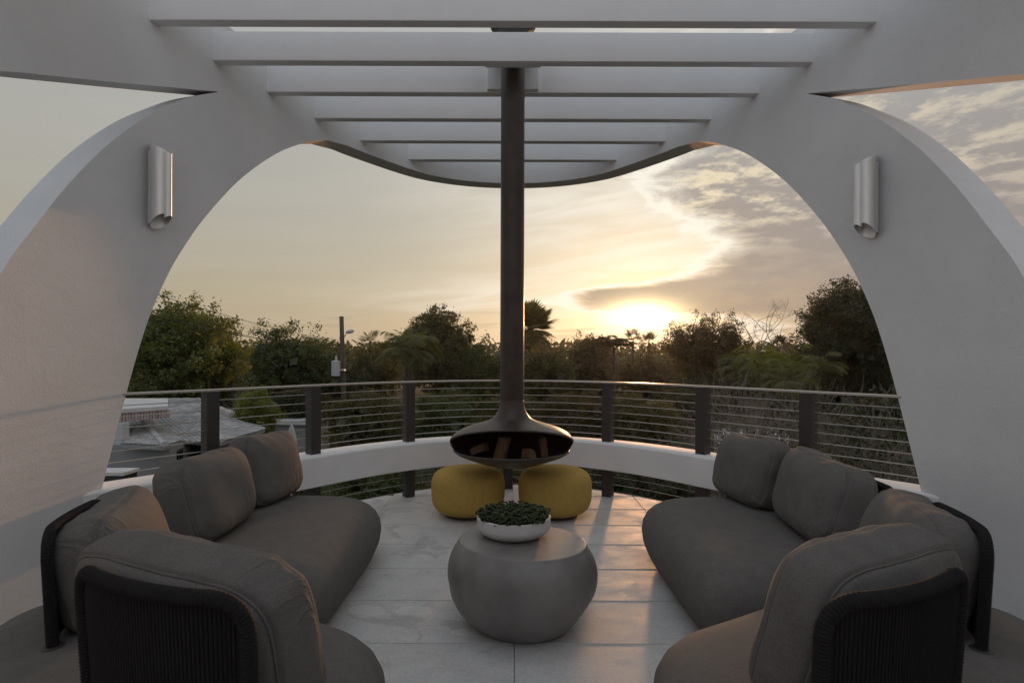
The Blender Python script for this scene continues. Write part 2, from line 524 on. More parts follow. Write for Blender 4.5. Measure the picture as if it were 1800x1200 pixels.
def floor_material():
    m = bpy.data.materials.new('grey_porcelain_tile')
    m.use_nodes = True
    t = NT(m.node_tree)
    p = t.n['Principled BSDF']
    g = t.node('ShaderNodeNewGeometry')
    pos = g.outputs['Position']
    tile = t.node('ShaderNodeObjectInfo').outputs['Random']
    streak = t.noise(t.vmath('MULTIPLY', pos, (2.2, 3.6, 1.0)), 1.7, 8, 0.65, 0.4)
    fine = t.noise(pos, 55.0, 4, 0.6)
    c = t.mix(t.smooth(streak, 0.3, 0.72), (0.56, 0.555, 0.545), (0.66, 0.655, 0.64))
    c = t.mix(t.smooth(fine, 0.35, 0.7), c, t.mix(1.0, c, (0.86, 0.86, 0.86), 'MULTIPLY'))
    k = t.math('MULTIPLY_ADD', tile, 0.12, 0.94)
    c = t.mix(1.0, c, t.comb(k, k, k), 'MULTIPLY')
    # dried water marks: rounded pale blots with a crisp rim, mostly where rain pooled on the left
    w = t.vmath('ADD', t.vmath('MULTIPLY', pos, (1.0, 1.5, 0.0)), t.vmath('MULTIPLY', t.comb(t.noise(pos, 6.0, 3), t.noise(t.vmath('ADD', pos, (7, 3, 0)), 6.0, 3), 0.0), (0.22, 0.22, 0.0)))
    vo = t.node('ShaderNodeTexVoronoi')
    vo.inputs['Scale'].default_value = 3.1
    t.l.new(w, vo.inputs['Vector'])
    size = t.math('MULTIPLY_ADD', t.sep(vo.outputs['Color'])[0], 0.36, 0.02)
    blot = t.math('SUBTRACT', size, vo.outputs['Distance'])
    pick = t.smooth(t.sep(vo.outputs['Color'])[1], 0.42, 0.5)
    px = t.sep(pos)[0]
    side = t.smooth(px, 0.15, -0.25)
    bm_ = t.math('MULTIPLY', t.math('MULTIPLY', t.smooth(blot, 0.0, 0.03), pick), side)
    rim_ = t.math('MULTIPLY', t.math('MULTIPLY', t.smooth(blot, -0.01, 0.005), t.smooth(blot, 0.035, 0.01)), t.math('MULTIPLY', pick, side))
    c = t.mix(t.math('MULTIPLY', bm_, 0.32), c, (0.74, 0.73, 0.70))
    c = t.mix(t.math('MULTIPLY', rim_, 0.45), c, (0.80, 0.78, 0.74))
    spl = t.smooth(t.noise(t.vmath('ADD', pos, (3.1, 0.7, 0)), 2.6, 8, 0.68, 0.8), 0.53, 0.62)
    c = t.mix(t.math('MULTIPLY', t.math('MULTIPLY', spl, side), 0.42), c, (0.30, 0.29, 0.27))
    t.l.new(c, p.inputs['Base Color'])
    r = t.math('MULTIPLY_ADD', t.smooth(streak, 0.3, 0.75), 0.16, 0.50)
    r = t.math('SUBTRACT', r, t.math('MULTIPLY', bm_, 0.12))
    r = t.math('ADD', r, t.math('MULTIPLY', spl, 0.10))
    t.l.new(r, p.inputs['Roughness'])
    p.inputs['Specular IOR Level'].default_value = 0.32
    b = t.node('ShaderNodeBump')
    b.inputs['Strength'].default_value = 0.25
    b.inputs['Distance'].default_value = 0.002
    t.l.new(t.noise(pos, 140.0, 4, 0.6), b.inputs['Height'])
    t.l.new(b.outputs[0], p.inputs['Normal'])
    return m


M['tile'] = floor_material()
M['grout'] = material('dark_grout', (0.30, 0.298, 0.29), 0.95)

# ------------------------------------------------------------------ ground
GZ = -4.4
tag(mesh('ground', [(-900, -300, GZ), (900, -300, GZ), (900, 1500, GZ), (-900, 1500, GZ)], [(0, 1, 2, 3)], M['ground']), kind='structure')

# ------------------------------------------------------------------ terrace floor
RAIL = [(0, 6.03), (0.55, 5.93), (1.03, 5.66), (1.40, 5.33), (1.715, 4.95), (2.02, 4.55), (2.28, 4.19), (2.54, 3.86), (2.80, 3.50), (3.02, 3.15)]
half = catmull(RAIL, 12)
RP = np.vstack([half[::-1] * [-1, 1], half[1:]])            # railing plan, left to right


def offset_plan(P, d):
    T = np.gradient(P, axis=0)
    T /= np.linalg.norm(T, axis=1)[:, None]
    N = np.stack([-T[:, 1], T[:, 0]], 1)                    # outward for a left-to-right run over the nose
    return P + N * d


edge = offset_plan(RP, 0.17)
FLOOR = [tuple(p) for p in edge] + [(3.75, 2.6), (3.75, -3.2), (-3.75, -3.2), (-3.75, 2.6)]
FLOOR = [p for p in FLOOR][::-1]                            # counter-clockwise


def clip_poly(poly, conv):
    """poly clipped by a convex counter-clockwise polygon"""
    out = list(poly)
    n = len(conv)
    for i in range(n):
        ax, ay = conv[i]
        bx, by = conv[(i + 1) % n]
        inp, out = out, []
        if not inp:
            return []
        def side(p):
            return (bx - ax) * (p[1] - ay) - (by - ay) * (p[0] - ax)
        for k in range(len(inp)):
            p, q = inp[k], inp[(k + 1) % len(inp)]
            sp, sq = side(p), side(q)
            if sp >= 0:
                out.append(p)
            if (sp >= 0) != (sq >= 0):
                t = sp / (sp - sq)
                out.append((p[0] + (q[0] - p[0]) * t, p[1] + (q[1] - p[1]) * t))
    return out


def area2(p):
    return sum(p[i][0] * p[(i + 1) % len(p)][1] - p[(i + 1) % len(p)][0] * p[i][1] for i in range(len(p)))


def hull(pts):
    pts = sorted(set((round(a, 5), round(b, 5)) for a, b in pts))
    def half_(ps):
        h = []
        for p in ps:
            while len(h) >= 2 and (h[-1][0] - h[-2][0]) * (p[1] - h[-2][1]) - (h[-1][1] - h[-2][1]) * (p[0] - h[-2][0]) <= 0:
                h.pop()
            h.append(p)
        return h
    a, b = half_(pts), half_(pts[::-1])
    return a[:-1] + b[:-1]


FLOOR = hull(FLOOR)
floor = empty('terrace_floor')
tag(floor, kind='structure')
nb = len(FLOOR)
vs = [(x, y, -0.013) for x, y in FLOOR] + [(x, y, -0.26) for x, y in FLOOR]
fs = [tuple(range(nb)), tuple(range(nb, 2 * nb))[::-1]] + [(i + nb, (i + 1) % nb + nb, (i + 1) % nb, i) for i in range(nb)]
mesh('slab', vs, fs, M['grout'], floor, smooth=False)
TW, TD, GAP = 1.20, 0.487, 0.0014
FULL = None


def tile_mesh(poly):
    """a tile with a chamfered top edge, its outline poly counter-clockwise about (0,0)"""
    bm = bmesh.new()
    vsb = [bm.verts.new((x, y, -0.012)) for x, y in poly]
    f = bm.faces.new(vsb)
    r = bmesh.ops.extrude_face_region(bm, geom=[f])
    top = [e for e in r['geom'] if isinstance(e, bmesh.types.BMVert)]
    for v in top:
        v.co.z = 0.0
    tf = [e for e in r['geom'] if isinstance(e, bmesh.types.BMFace)]
    bmesh.ops.inset_region(bm, faces=tf, thickness=0.0018, depth=0.0)
    for v in top:
        v.co.z = -0.0018
    bmesh.ops.recalc_face_normals(bm, faces=list(bm.faces))
    me = bpy.data.meshes.new('tile')
    bm.to_mesh(me)
    bm.free()
    me.materials.append(M['tile'])
    return me


for j in range(-9, 9):
    y0 = 2.772 + j * TD
    for i in range(-4, 4):
        x0 = 0.015 + i * TW
        rect = [(x0 + GAP, y0 + GAP), (x0 + TW - GAP, y0 + GAP), (x0 + TW - GAP, y0 + TD - GAP), (x0 + GAP, y0 + TD - GAP)]
        p = clip_poly(rect, FLOOR)
        if len(p) < 3 or abs(area2(p)) < 0.01:
            continue
        q = []
        for a in p:
            if not q or math.dist(a, q[-1]) > 0.004:
                q.append(a)
        if math.dist(q[0], q[-1]) < 0.004:
            q.pop()
        if len(q) < 3:
            continue
        if q == rect:
            if FULL is None:
                FULL = tile_mesh([(a - x0, b - y0) for a, b in rect])
            me = FULL
        else:
            me = tile_mesh([(a - x0, b - y0) for a, b in q])
        o = bpy.data.objects.new('tile', me)
        o.location = (x0, y0, 0)
        COL.objects.link(o)
        o.parent = floor
# the storey below the terrace
low = hull([tuple(p) for p in offset_plan(RP, -0.35)] + [(3.5, 2.4), (3.5, -3.1), (-3.5, -3.1), (-3.5, 2.4)])
nb = len(low)
mesh('lower_storey_wall', [(x, y, -0.25) for x, y in low] + [(x, y, GZ) for x, y in low], [(i + nb, (i + 1) % nb + nb, (i + 1) % nb, i) for i in range(nb)], M['base'], floor, smooth=False)

# ------------------------------------------------------------------ white shell: ring roof on flaring legs
PLAN = [(0, 7.34), (0.5, 7.275), (0.955, 7.06), (1.27, 6.74), (1.664, 6.181), (1.955, 5.601), (2.181, 5.044), (2.377, 4.506), (2.535, 3.963), (2.632, 3.45), (2.715, 2.85), (2.775, 2.2), (2.80, 1.4), (2.80, 0.5), (2.76, -0.4), (2.68, -1.2)]
pl = catmull([(-x, y) for x, y in PLAN[3:0:-1]] + PLAN, 24)
i0 = 3 * 24
pl = pl[i0:]
seg = np.linalg.norm(np.diff(pl, axis=0), axis=1)
sl_ = np.concatenate([[0], np.cumsum(seg)])
S_END = sl_[-1]
tn = np.gradient(pl, sl_, axis=0)
nrm = np.stack([-tn[:, 1], tn[:, 0]], 1)                    # outward on the right-hand side
ratio = pl[:, 0] / np.where(pl[:, 1] > 0.2, pl[:, 1], np.nan)
ok = ~np.isnan(ratio)


def s_of_px(x):
    return float(np.interp(abs(x - 900.0) / F, ratio[ok], sl_[ok]))


def s_of_y(Y):
    return float(np.interp(-Y, -pl[:, 1], sl_))


def xy(s):
    return np.array([np.interp(abs(s), sl_, pl[:, 0]) * (1 if s >= 0 else -1), np.interp(abs(s), sl_, pl[:, 1])])


def normal(s):
    n = np.array([np.interp(abs(s), sl_, nrm[:, 0]), np.interp(abs(s), sl_, nrm[:, 1])])
    n /= np.linalg.norm(n)
    return n * ([1, 1] if s >= 0 else [-1, 1])


def edge_curve(px, extra=()):
    pts = []
    for x, y in px:
        s = s_of_px(x)
        pts.append((s, HE + (YH - y) / F * xy(s)[1]))
    for Y, Z in extra:
        pts.append((s_of_y(Y), Z))
    c = catmull(pts, 8)
    keep = [0]
    for i in range(1, len(c)):
        if c[i, 0] > c[keep[-1], 0] + 1e-4:
            keep.append(i)
    return c[keep]


Z_SOFFIT, Z_RING = 3.624, 4.08
arch = edge_curve([(575, 248), (545, 250), (500, 264), (460, 287), (420, 318), (385, 354), (350, 396), (320, 440), (300, 474), (280, 516), (262, 560), (245, 612), (228, 672), (212, 733), (200, 780), (188, 828), (178, 870), (170, 912), (161, 960), (150, 1030), (146, 1075)])
arch = np.vstack([[[0, Z_SOFFIT], [s_of_px(720), Z_SOFFIT], [s_of_px(660), Z_SOFFIT], [s_of_px(610), Z_SOFFIT - 0.006]], arch])
arch[-1, 1] = -0.24
legout = edge_curve([(383, 163.5), (340, 171), (300, 186), (253, 209), (200, 247), (160, 283), (110, 337), (63, 397), (30, 440), (0, 487)], [(2.72, 1.25), (2.5, 0.72), (2.36, 0.2), (2.3, -0.24)])
petal = edge_curve([(383, 163), (333, 158.5), (270, 153), (200, 147), (100, 137), (0, 128)], [(2.4, 2.62), (1.85, 2.25), (1.4, 1.75), (1.05, 1.1), (0.86, 0.4), (0.78, -0.24)])
S_CUSP, S_FOOT, S_OUT, S_PET = legout[0, 0], arch[-1, 0], legout[-1, 0], petal[-1, 0]
petal[0] = legout[0]
cols = sorted(set(np.round(np.concatenate([np.arange(0, S_END, 0.05), [S_END], arch[:, 0], legout[:, 0], petal[:, 0]]), 5)))
cols = [c for i, c in enumerate(cols) if i == 0 or c - cols[i - 1] > 5e-4 or any(abs(c - k) < 2e-5 for k in (S_CUSP, S_FOOT, S_OUT, S_PET))]


def lowZ(s):
    return float(np.interp(s, arch[:, 0], arch[:, 1])) if s <= S_FOOT else -0.24


def spans(a, mid, b):
    """z spans (lower at a, upper at a, lower at b, upper at b) of the strip a..b"""
    r = []
    if mid < S_CUSP:
        return [(lowZ(a), Z_RING, lowZ(b), Z_RING)]
    lo = lambda s: float(np.interp(s, legout[:, 0], legout[:, 1]))
    pe = lambda s: float(np.interp(s, petal[:, 0], petal[:, 1])) if s <= S_PET else -0.24
    if mid < S_OUT:
        r.append((lowZ(a), lo(a), lowZ(b), lo(b)))
    r.append((pe(a), Z_RING, pe(b), Z_RING))
    return r


TH = 0.23
pergola = empty('pergola', (0, 3.5, 0))
tag(pergola, 'white plaster pergola shell with flaring arched legs and slatted top', 'pergola')
vv, ff, key = [], [], {}


def gv(k, co):
    if k not in key:
        key[k] = len(vv)
        vv.append((co[0], co[1] - 3.5, co[2]))
    return key[k]


def pt(s, z, off):
    p = xy(s) + normal(s) * off
    return (p[0], p[1], z)


allc = [-c for c in cols[::-1] if c > 0] + cols
for a, b in zip(allc[:-1], allc[1:]):
    aa, ab = abs(a), abs(b)
    for q, (la, ua, lb, ub) in enumerate(spans(aa, (aa + ab) / 2, ab)):
        for surf, off, flip in (('i', 0.0, False), ('o', TH, True)):
            k = [gv((surf, round(s, 5), round(z, 4)), pt(s, z, off)) for s, z in ((a, la), (b, lb), (b, ub), (a, ua))]
            ff.append(tuple(k[::-1] if flip else k))
        for nm, za, zb, flip in (('b%d' % q, la, lb, False), ('t%d' % q, ua, ub, True)):
            if za < -0.2 and zb < -0.2:
                continue
            k = [gv((nm, 0, round(a, 5)), pt(a, za, 0)), gv((nm, 1, round(a, 5)), pt(a, za, TH)), gv((nm, 1, round(b, 5)), pt(b, zb, TH)), gv((nm, 0, round(b, 5)), pt(b, zb, 0))]
            ff.append(tuple(k[::-1] if flip else k))
for s, fl in ((-S_END, 0), (S_END, 1)):
    n0 = len(vv)
    for z, off in ((-0.24, 0), (-0.24, TH), (Z_RING, TH), (Z_RING, 0)):
        p = pt(s, z, off)
        vv.append((p[0], p[1] - 3.5, p[2]))
    ff.append((n0, n0 + 1, n0 + 2, n0 + 3) if fl else (n0 + 3, n0 + 2, n0 + 1, n0))
ff = [tuple(dict.fromkeys(f)) for f in ff]
ff = [f for f in ff if len(f) >= 3]
shell = mesh('shell', vv, ff, M['stucco'], pergola, smooth=True)

BEAM_Z0, BEAM_Z1, BEAM_T = HE + 2.33, HE + 2.562, 0.088
BEAM_Y = [3.425, 3.963, 4.506, 5.044, 5.601, 6.181, 6.773]
for Y in BEAM_Y[1:] + [2.88, 2.34, 1.8, 1.26]:
    x = np.interp(-Y, -pl[:, 1], pl[:, 0])
    x2 = np.interp(-(Y + BEAM_T), -pl[:, 1], pl[:, 0])
    m = MB()
    xa, xb = x + 0.04, x2 + 0.04
    Yl = Y - 3.5
    z0, z1 = BEAM_Z0, BEAM_Z1
    bv = 0.004
    m.add([(-xa, Yl, z0), (xa, Yl, z0), (xb, Yl + BEAM_T, z0), (-xb, Yl + BEAM_T, z0), (-xa, Yl, z1), (xa, Yl, z1), (xb, Yl + BEAM_T, z1), (-xb, Yl + BEAM_T, z1)],
          [(0, 3, 2, 1), (4, 5, 6, 7), (0, 1, 5, 4), (1, 2, 6, 5), (2, 3, 7, 6), (3, 0, 4, 7)])
    o = m.build('beam', M['paint'], pergola)
    bmod = o.modifiers.new('bevel', 'BEVEL')
    bmod.width = 0.005
    bmod.segments = 2

# unseen wall with dark doors, added behind the viewer to darken the lower foreground
hb = empty('shade_wall', (0, -2.75, 0))
tag(hb, 'added unseen wall with dark glass doors behind the viewer, shading the foreground', 'wall')
for xa, xb in ((-3.7, -2.3), (2.3, 3.7)):
    MB().box((xa, -.25, 0), (xb, 0, 2.95)).build('shade_wall_panel', M['stucco'], hb)
MB().box((-2.298, -.25, 2.45), (2.298, 0, 2.95)).build('shade_wall_lintel', M['stucco'], hb)
for k in range(4):
    x0 = -2.29 + k * 1.146
    fr = MB()
    fr.box((x0, -.16, 0.01), (x0 + .06, -.08, 2.44)).box((x0 + 1.08, -.16, 0.01), (x0 + 1.14, -.08, 2.44)).box((x0 + .062, -.16, 0.01), (x0 + 1.078, -.08, .08)).box((x0 + .062, -.16, 2.37), (x0 + 1.078, -.08, 2.44))
    d_ = fr.build('shade_wall_door', M['wframe'], hb)
    MB().box((x0 + .062, -.13, .082), (x0 + 1.078, -.11, 2.368)).build('pane', M['glass'], d_)

# ------------------------------------------------------------------ white curved parapet beam and cable railing
PZ0, PZ1 = 0.285, 0.545
inner, outer = offset_plan(RP, -0.15), offset_plan(RP, 0.15)
sel = [i for i in range(len(RP)) if abs(RP[i, 0]) < 2.80]
prof = [(-0.15, PZ0 + 0.008), (-0.15, PZ1 - 0.014), (-0.143, PZ1 - 0.004), (-0.133, PZ1), (0.133, PZ1), (0.143, PZ1 - 0.004), (0.15, PZ1 - 0.014), (0.15, PZ0 + 0.008), (0.142, PZ0), (-0.142, PZ0)]
vs, fs = [], []
offs = [offset_plan(RP, d) for d, z in prof]
for i in sel:
    for (d, z), P in zip(prof, offs):
        vs.append((P[i, 0], P[i, 1] - 4.5, z))
n = len(prof)
for k in range(len(sel) - 1):
    for j in range(n):
        j2 = (j + 1) % n
        fs.append((k * n + j, (k + 1) * n + j, (k + 1) * n + j2, k * n + j2))
fs.append(tuple(range(n)))
fs.append(tuple((len(sel) - 1) * n + j for j in range(n))[::-1])
par = mesh('curved_parapet', vs, fs, M['parapet'], None, smooth=False, loc=(0, 4.5, 0))
smooth_by_angle(par, 30)
tag(par, 'low white curved parapet band floating above the floor along the railing', 'parapet')

RZ = 1.14
rs = np.concatenate([[0], np.cumsum(np.linalg.norm(np.diff(half, axis=0), axis=1))])


def rail_at_px(x):
    r = abs(x - XC) / F
    rr = half[:, 0] / half[:, 1]
    i = np.interp(r, rr, np.arange(len(half)))
    p = np.array([np.interp(i, np.arange(len(half)), half[:, 0]), np.interp(i, np.arange(len(half)), half[:, 1])])
    k = min(max(int(i), 1), len(half) - 2)
    t = half[k + 1] - half[k - 1]
    t /= np.linalg.norm(t)
    sgn = -1 if x < XC else 1
    return (p[0] * sgn, p[1]), math.atan2(t[1], t[0]) * sgn


railing = empty('cable_railing', (0, 4.5, 0))
tag(railing, 'curved cable railing with dark square posts and thin steel top rail', 'railing')
postm = MB().box((-0.047, -0.047, 0.0), (0.047, 0.047, RZ - 0.012), bev=0.003)
pm = bpy.data.meshes.new('post')
pm.from_pydata(postm.v, [], postm.f)
pm.materials.append(M['bronze'])
for x in (371, 552, 720, 894, 1070, 1237, 1422):
    (X, Y), a = rail_at_px(x)
    o = bpy.data.objects.new('post', pm)
    o.location = (X, Y - 4.5, 0)
    o.rotation_euler = (0, 0, a)
    COL.objects.link(o)
    o.parent = railing
RPc = [p for p in RP if abs(p[0]) < 2.68]
m = MB()
# flat top rail
vs, fs = [], []
cs_ = [(-0.026, 0.0), (-0.026, 0.012), (-0.022, 0.016), (0.022, 0.016), (0.026, 0.012), (0.026, 0.0)]
sel = [i for i in range(len(RP)) if abs(RP[i, 0]) < 2.68]
offs = [offset_plan(RP, d) for d, z in cs_]
for i in sel:
    for (d, z), P in zip(cs_, offs):
        vs.append((P[i, 0], P[i, 1] - 4.5, RZ - 0.012 + z))
n = len(cs_)
for k in range(len(sel) - 1):
    for j in range(n):
        j2 = (j + 1) % n
        fs.append((k * n + j, (k + 1) * n + j, (k + 1) * n + j2, k * n + j2))
mesh('top_rail', vs, fs, M['steel'], railing, smooth=False)
for z in [PZ1 + 0.068 + 0.0745 * k for k in range(7)] + [0.045, 0.12, 0.195]:
    MB().tube([(p[0], p[1] - 4.5, z) for p in RPc[::2]], 0.0032, 6).build('cable', M['steel'], railing, smooth=True)

# ------------------------------------------------------------------ hanging fireplace
FX, FY = 0.0, 4.82
K = 4.82 / 6.314 / 1000.0           # metres per zoomed pixel


def zf(yz):
    return HE + (YH - (660 + yz / 6.314)) / F * 4.82


upper = [(686, 722), (676, 690), (655, 662), (614, 626), (560, 596), (514, 576), (460, 558), (414, 544), (340, 522), (285, 504), (240, 485), (205, 463), (178, 430), (158, 395), (146, 360), (138, 325), (134, 300), (132.6, 275)]
lower = [(0, 1000), (120, 997), (220, 985), (314, 966), (400, 938), (464, 912), (545, 882), (614, 848), (655, 812), (678, 770), (686, 735)]
prof = [(r * K, zf(y)) for r, y in lower] + [(r * K, zf(y)) for r, y in upper]
pc = catmull(prof, 4)
pc = pc[pc[:, 1].argsort()]
zt = np.linspace(0, 1, 1)
zc = zf(725)
fire = empty('hanging_fireplace', (FX, FY, 0))
tag(fire, 'dark bronze suspended fireplace with round hearth on a long flue pipe', 'fireplace')
LOWN = pc[pc[:, 1] <= zf(815)]
UPN = pc[pc[:, 1] > zf(815)]
zu_low = zf(815)
NPHI = 96
vs, fs = [], []
rows_low = len(LOWN)
NU = 34
ids = []
for k in range(NPHI):
    a = 2 * math.pi * k / NPHI
    sx, sy = math.sin(a), -math.cos(a)          # a = 0 faces the viewer
    front = max(0.0, math.cos(a))
    col = []
    for r, z in LOWN:
        col.append(len(vs)); vs.append((r * sx, r * sy, z))
    # the mouth's upper lip is a plane rising towards the viewer
    start = 0.0
    if front > 0:
        for i in range(len(UPN)):
            r, z = UPN[i]
            if z >= zc - 0.01 + 0.43 * r * front:
                r0, z0 = UPN[max(i - 1, 0)]
                h0, h1 = z0 - (zc - 0.01 + 0.43 * r0 * front), z - (zc - 0.01 + 0.43 * r * front)
                start = max(0.0, i - 1 + (0 - h0) / (h1 - h0) if h1 != h0 else i)
                break
    cu = []
    for j in range(NU + 1):
        t = start + (len(UPN) - 1 - start) * j / NU
        i = min(int(t), len(UPN) - 2)
        w = t - i
        r, z = UPN[i] * (1 - w) + UPN[i + 1] * w
        cu.append(len(vs)); vs.append((r * sx, r * sy, z))
    ids.append((col, cu, start))
for k in range(NPHI):
    c1, u1, s1 = ids[k]
    c2, u2, s2 = ids[(k + 1) % NPHI]
    for j in range(rows_low - 1):
        fs.append((c1[j], c2[j], c2[j + 1], c1[j + 1]))
    if s1 <= 0 and s2 <= 0:
        fs.append((c1[-1], c2[-1], u2[0], u1[0]))
    for j in range(NU):
        fs.append((u1[j], u2[j], u2[j + 1], u1[j + 1]))
h = mesh('hearth', vs, fs, M['hearth'], fire)
bm = bmesh.new()
bm.from_mesh(h.data)
bmesh.ops.remove_doubles(bm, verts=bm.verts, dist=1e-4)
bmesh.ops.recalc_face_normals(bm, faces=bm.faces)
# normals must point away from the axis
if sum(f.normal.dot(Vector((f.calc_center_median().x, f.calc_center_median().y, 0))) for f in bm.faces) < 0:
    bmesh.ops.reverse_faces(bm, faces=bm.faces)
bm.to_mesh(h.data)
bm.free()
h.data.polygons.foreach_set('use_smooth', [True] * len(h.data.polygons))
h.data.materials.append(M['soot'])
sm = h.modifiers.new('thickness', 'SOLIDIFY')
sm.thickness = 0.014
sm.offset = -1
sm.material_offset = 1
sm.material_offset_rim = 0
ZTOP = BEAM_Z0 - 0.004
smooth_by_angle(MB().lathe([(132 * K, zf(300)), (132 * K, zf(240)), (131 * K, BEAM_Z1 + .003)], 64).build('flue_pipe', M['hearth'], fire, smooth=True), 40)
yb2, yb3 = 4.506 + BEAM_T, 5.044
MB().box((-0.225, yb3 - FY - 0.04, BEAM_Z0 + 0.012), (0.225, yb3 - FY - 0.003, BEAM_Z1 - 0.01), bev=0.004).build('mounting_plate', M['paint'], fire)
MB().box((-0.225, yb2 - FY + 0.003, BEAM_Z0 + 0.012), (0.225, yb2 - FY + 0.04, BEAM_Z1 - 0.01), bev=0.004).build('mounting_plate', M['paint'], fire)
MB().box((-0.185, yb2 - FY - 0.05, BEAM_Z1 + 0.004), (0.185, yb3 - FY + 0.03, BEAM_Z1 + 0.014)).build('flashing_plate', M['frame'], fire)
MB().lathe([(0.13, BEAM_Z1 + 0.014), (0.13, BEAM_Z1 + 0.20), (0.19, BEAM_Z1 + 0.215), (0.19, BEAM_Z1 + 0.24)], 32).build('chimney_cap', M['frame'], fire)


def split_log(x, y, z, ln, r, rx, ry, rz, seed, label):
    rnd = random.Random(seed)
    ang0 = rnd.uniform(0, 6.28)
    pts = [(0, 0)] + [(r * math.cos(ang0 + t) * rnd.uniform(.88, 1.1), r * math.sin(ang0 + t) * rnd.uniform(.88, 1.1)) for t in (0, .45, .9, 1.35, 1.8)]
    cx, cy = sum(p[0] for p in pts) / 6, sum(p[1] for p in pts) / 6
    vs, fs = [], []
    for k in range(5):
        h_ = (k / 4 - .5) * ln
        for p in pts:
            vs.append((p[0] - cx + rnd.uniform(-.004, .004), p[1] - cy + rnd.uniform(-.004, .004), h_ + (rnd.uniform(-.008, .008) if k in (0, 4) else 0)))
    for k in range(4):
        for j in range(6):
            fs.append((k * 6 + j, k * 6 + (j + 1) % 6, (k + 1) * 6 + (j + 1) % 6, (k + 1) * 6 + j))
    fs += [tuple(range(6))[::-1], tuple(range(24, 30))]
    o = mesh('firewood_log', vs, fs, M['wood'], None, False, (FX + x, FY + y, z))
    o.rotation_euler = (rx, ry, rz)
    tag(o, label, 'log', 'split logs in the hearth')


split_log(-.085, -.16, .632, .21, .085, 0.30, 0.10, 0.4, 1, 'largest pale split log leaning upright in the hearth, left of centre')
split_log(.145, -.20, .598, .11, .075, 1.35, 0.2, 0.5, 2, 'short orange-brown log end lying in the hearth, right of centre')
split_log(.26, -.08, .645, .16, .06, 0.25, -0.2, 0.2, 3, 'thin dark upright log farthest right in the hearth')
split_log(-.27, -.05, .625, .15, .075, 1.2, 0.2, 0.9, 4, 'dim dark log farthest left in the hearth')

# ------------------------------------------------------------------ wall sconces
def sconce(px, py0, py1, side, label):
    s = s_of_px(px) * side
    p, nn = xy(s), normal(s)
    zt, zb = HE + (YH - py0) / F * p[1], HE + (YH - py1) / F * p[1]
    inw = -nn
    yaw = math.atan2(inw[1], inw[0])            # local +x points into the terrace
    e = empty('wall_sconce', (p[0], p[1], zb), yaw)
    tag(e, label, 'sconce', 'rolled metal wall lights on the legs')
    H = zt - zb
    MB().box((0.001, -0.03, 0.03), (0.022, 0.03, H - 0.05), bev=0.003).build('back_plate', M['alu'], e)
    # a sheet rolled into a tube; its two edges fold inwards and leave a narrow slit facing the terrace
    cx, cy, r = 0.088, 0.0, 0.064
    plan = []
    for t in np.linspace(0.11, 2 * math.pi - 0.11, 90):
        dd = min(t, 2 * math.pi - t)
        rr = r * (1 - 0.62 * math.exp(-(dd / 0.36) ** 2))
        plan.append((cx + rr * math.cos(t), cy + rr * math.sin(t)))
    vs, fs = [], []
    NZ = 10
    for (x, y) in plan:
        t = (x - cx) / r
        za = (t + 1) * 0.050
        zb_ = H - (t + 1) * 0.035
        for k in range(NZ + 1):
            vs.append((x, y, za + (zb_ - za) * k / NZ))
    for i in range(len(plan) - 1):
        for k in range(NZ):
            fs.append((i * (NZ + 1) + k, (i + 1) * (NZ + 1) + k, (i + 1) * (NZ + 1) + k + 1, i * (NZ + 1) + k + 1))
    o = mesh('rolled_shade', vs, fs, M['alu'], e)
    q = o.modifiers.new('thickness', 'SOLIDIFY')
    q.thickness = 0.003
    q.offset = 0
    q = o.modifiers.new('crisp_rim', 'EDGE_SPLIT')
    q.split_angle = math.radians(50)
    MB().lathe([(0.02, 0.17), (0.02, H - 0.17)], 16, (cx, cy, 0)).build('lamp_holder', M['bowl'], e, smooth=True)
    MB().box((0.02, -0.012, H * 0.5 - 0.05), (cx, 0.012, H * 0.5 + 0.05)).build('bracket', M['alu'], e)


sconce(264, 256, 404, -1, 'silver rolled metal wall sconce on the left leg')
sconce(1538, 272, 416, 1, 'silver rolled metal wall sconce on the right leg')

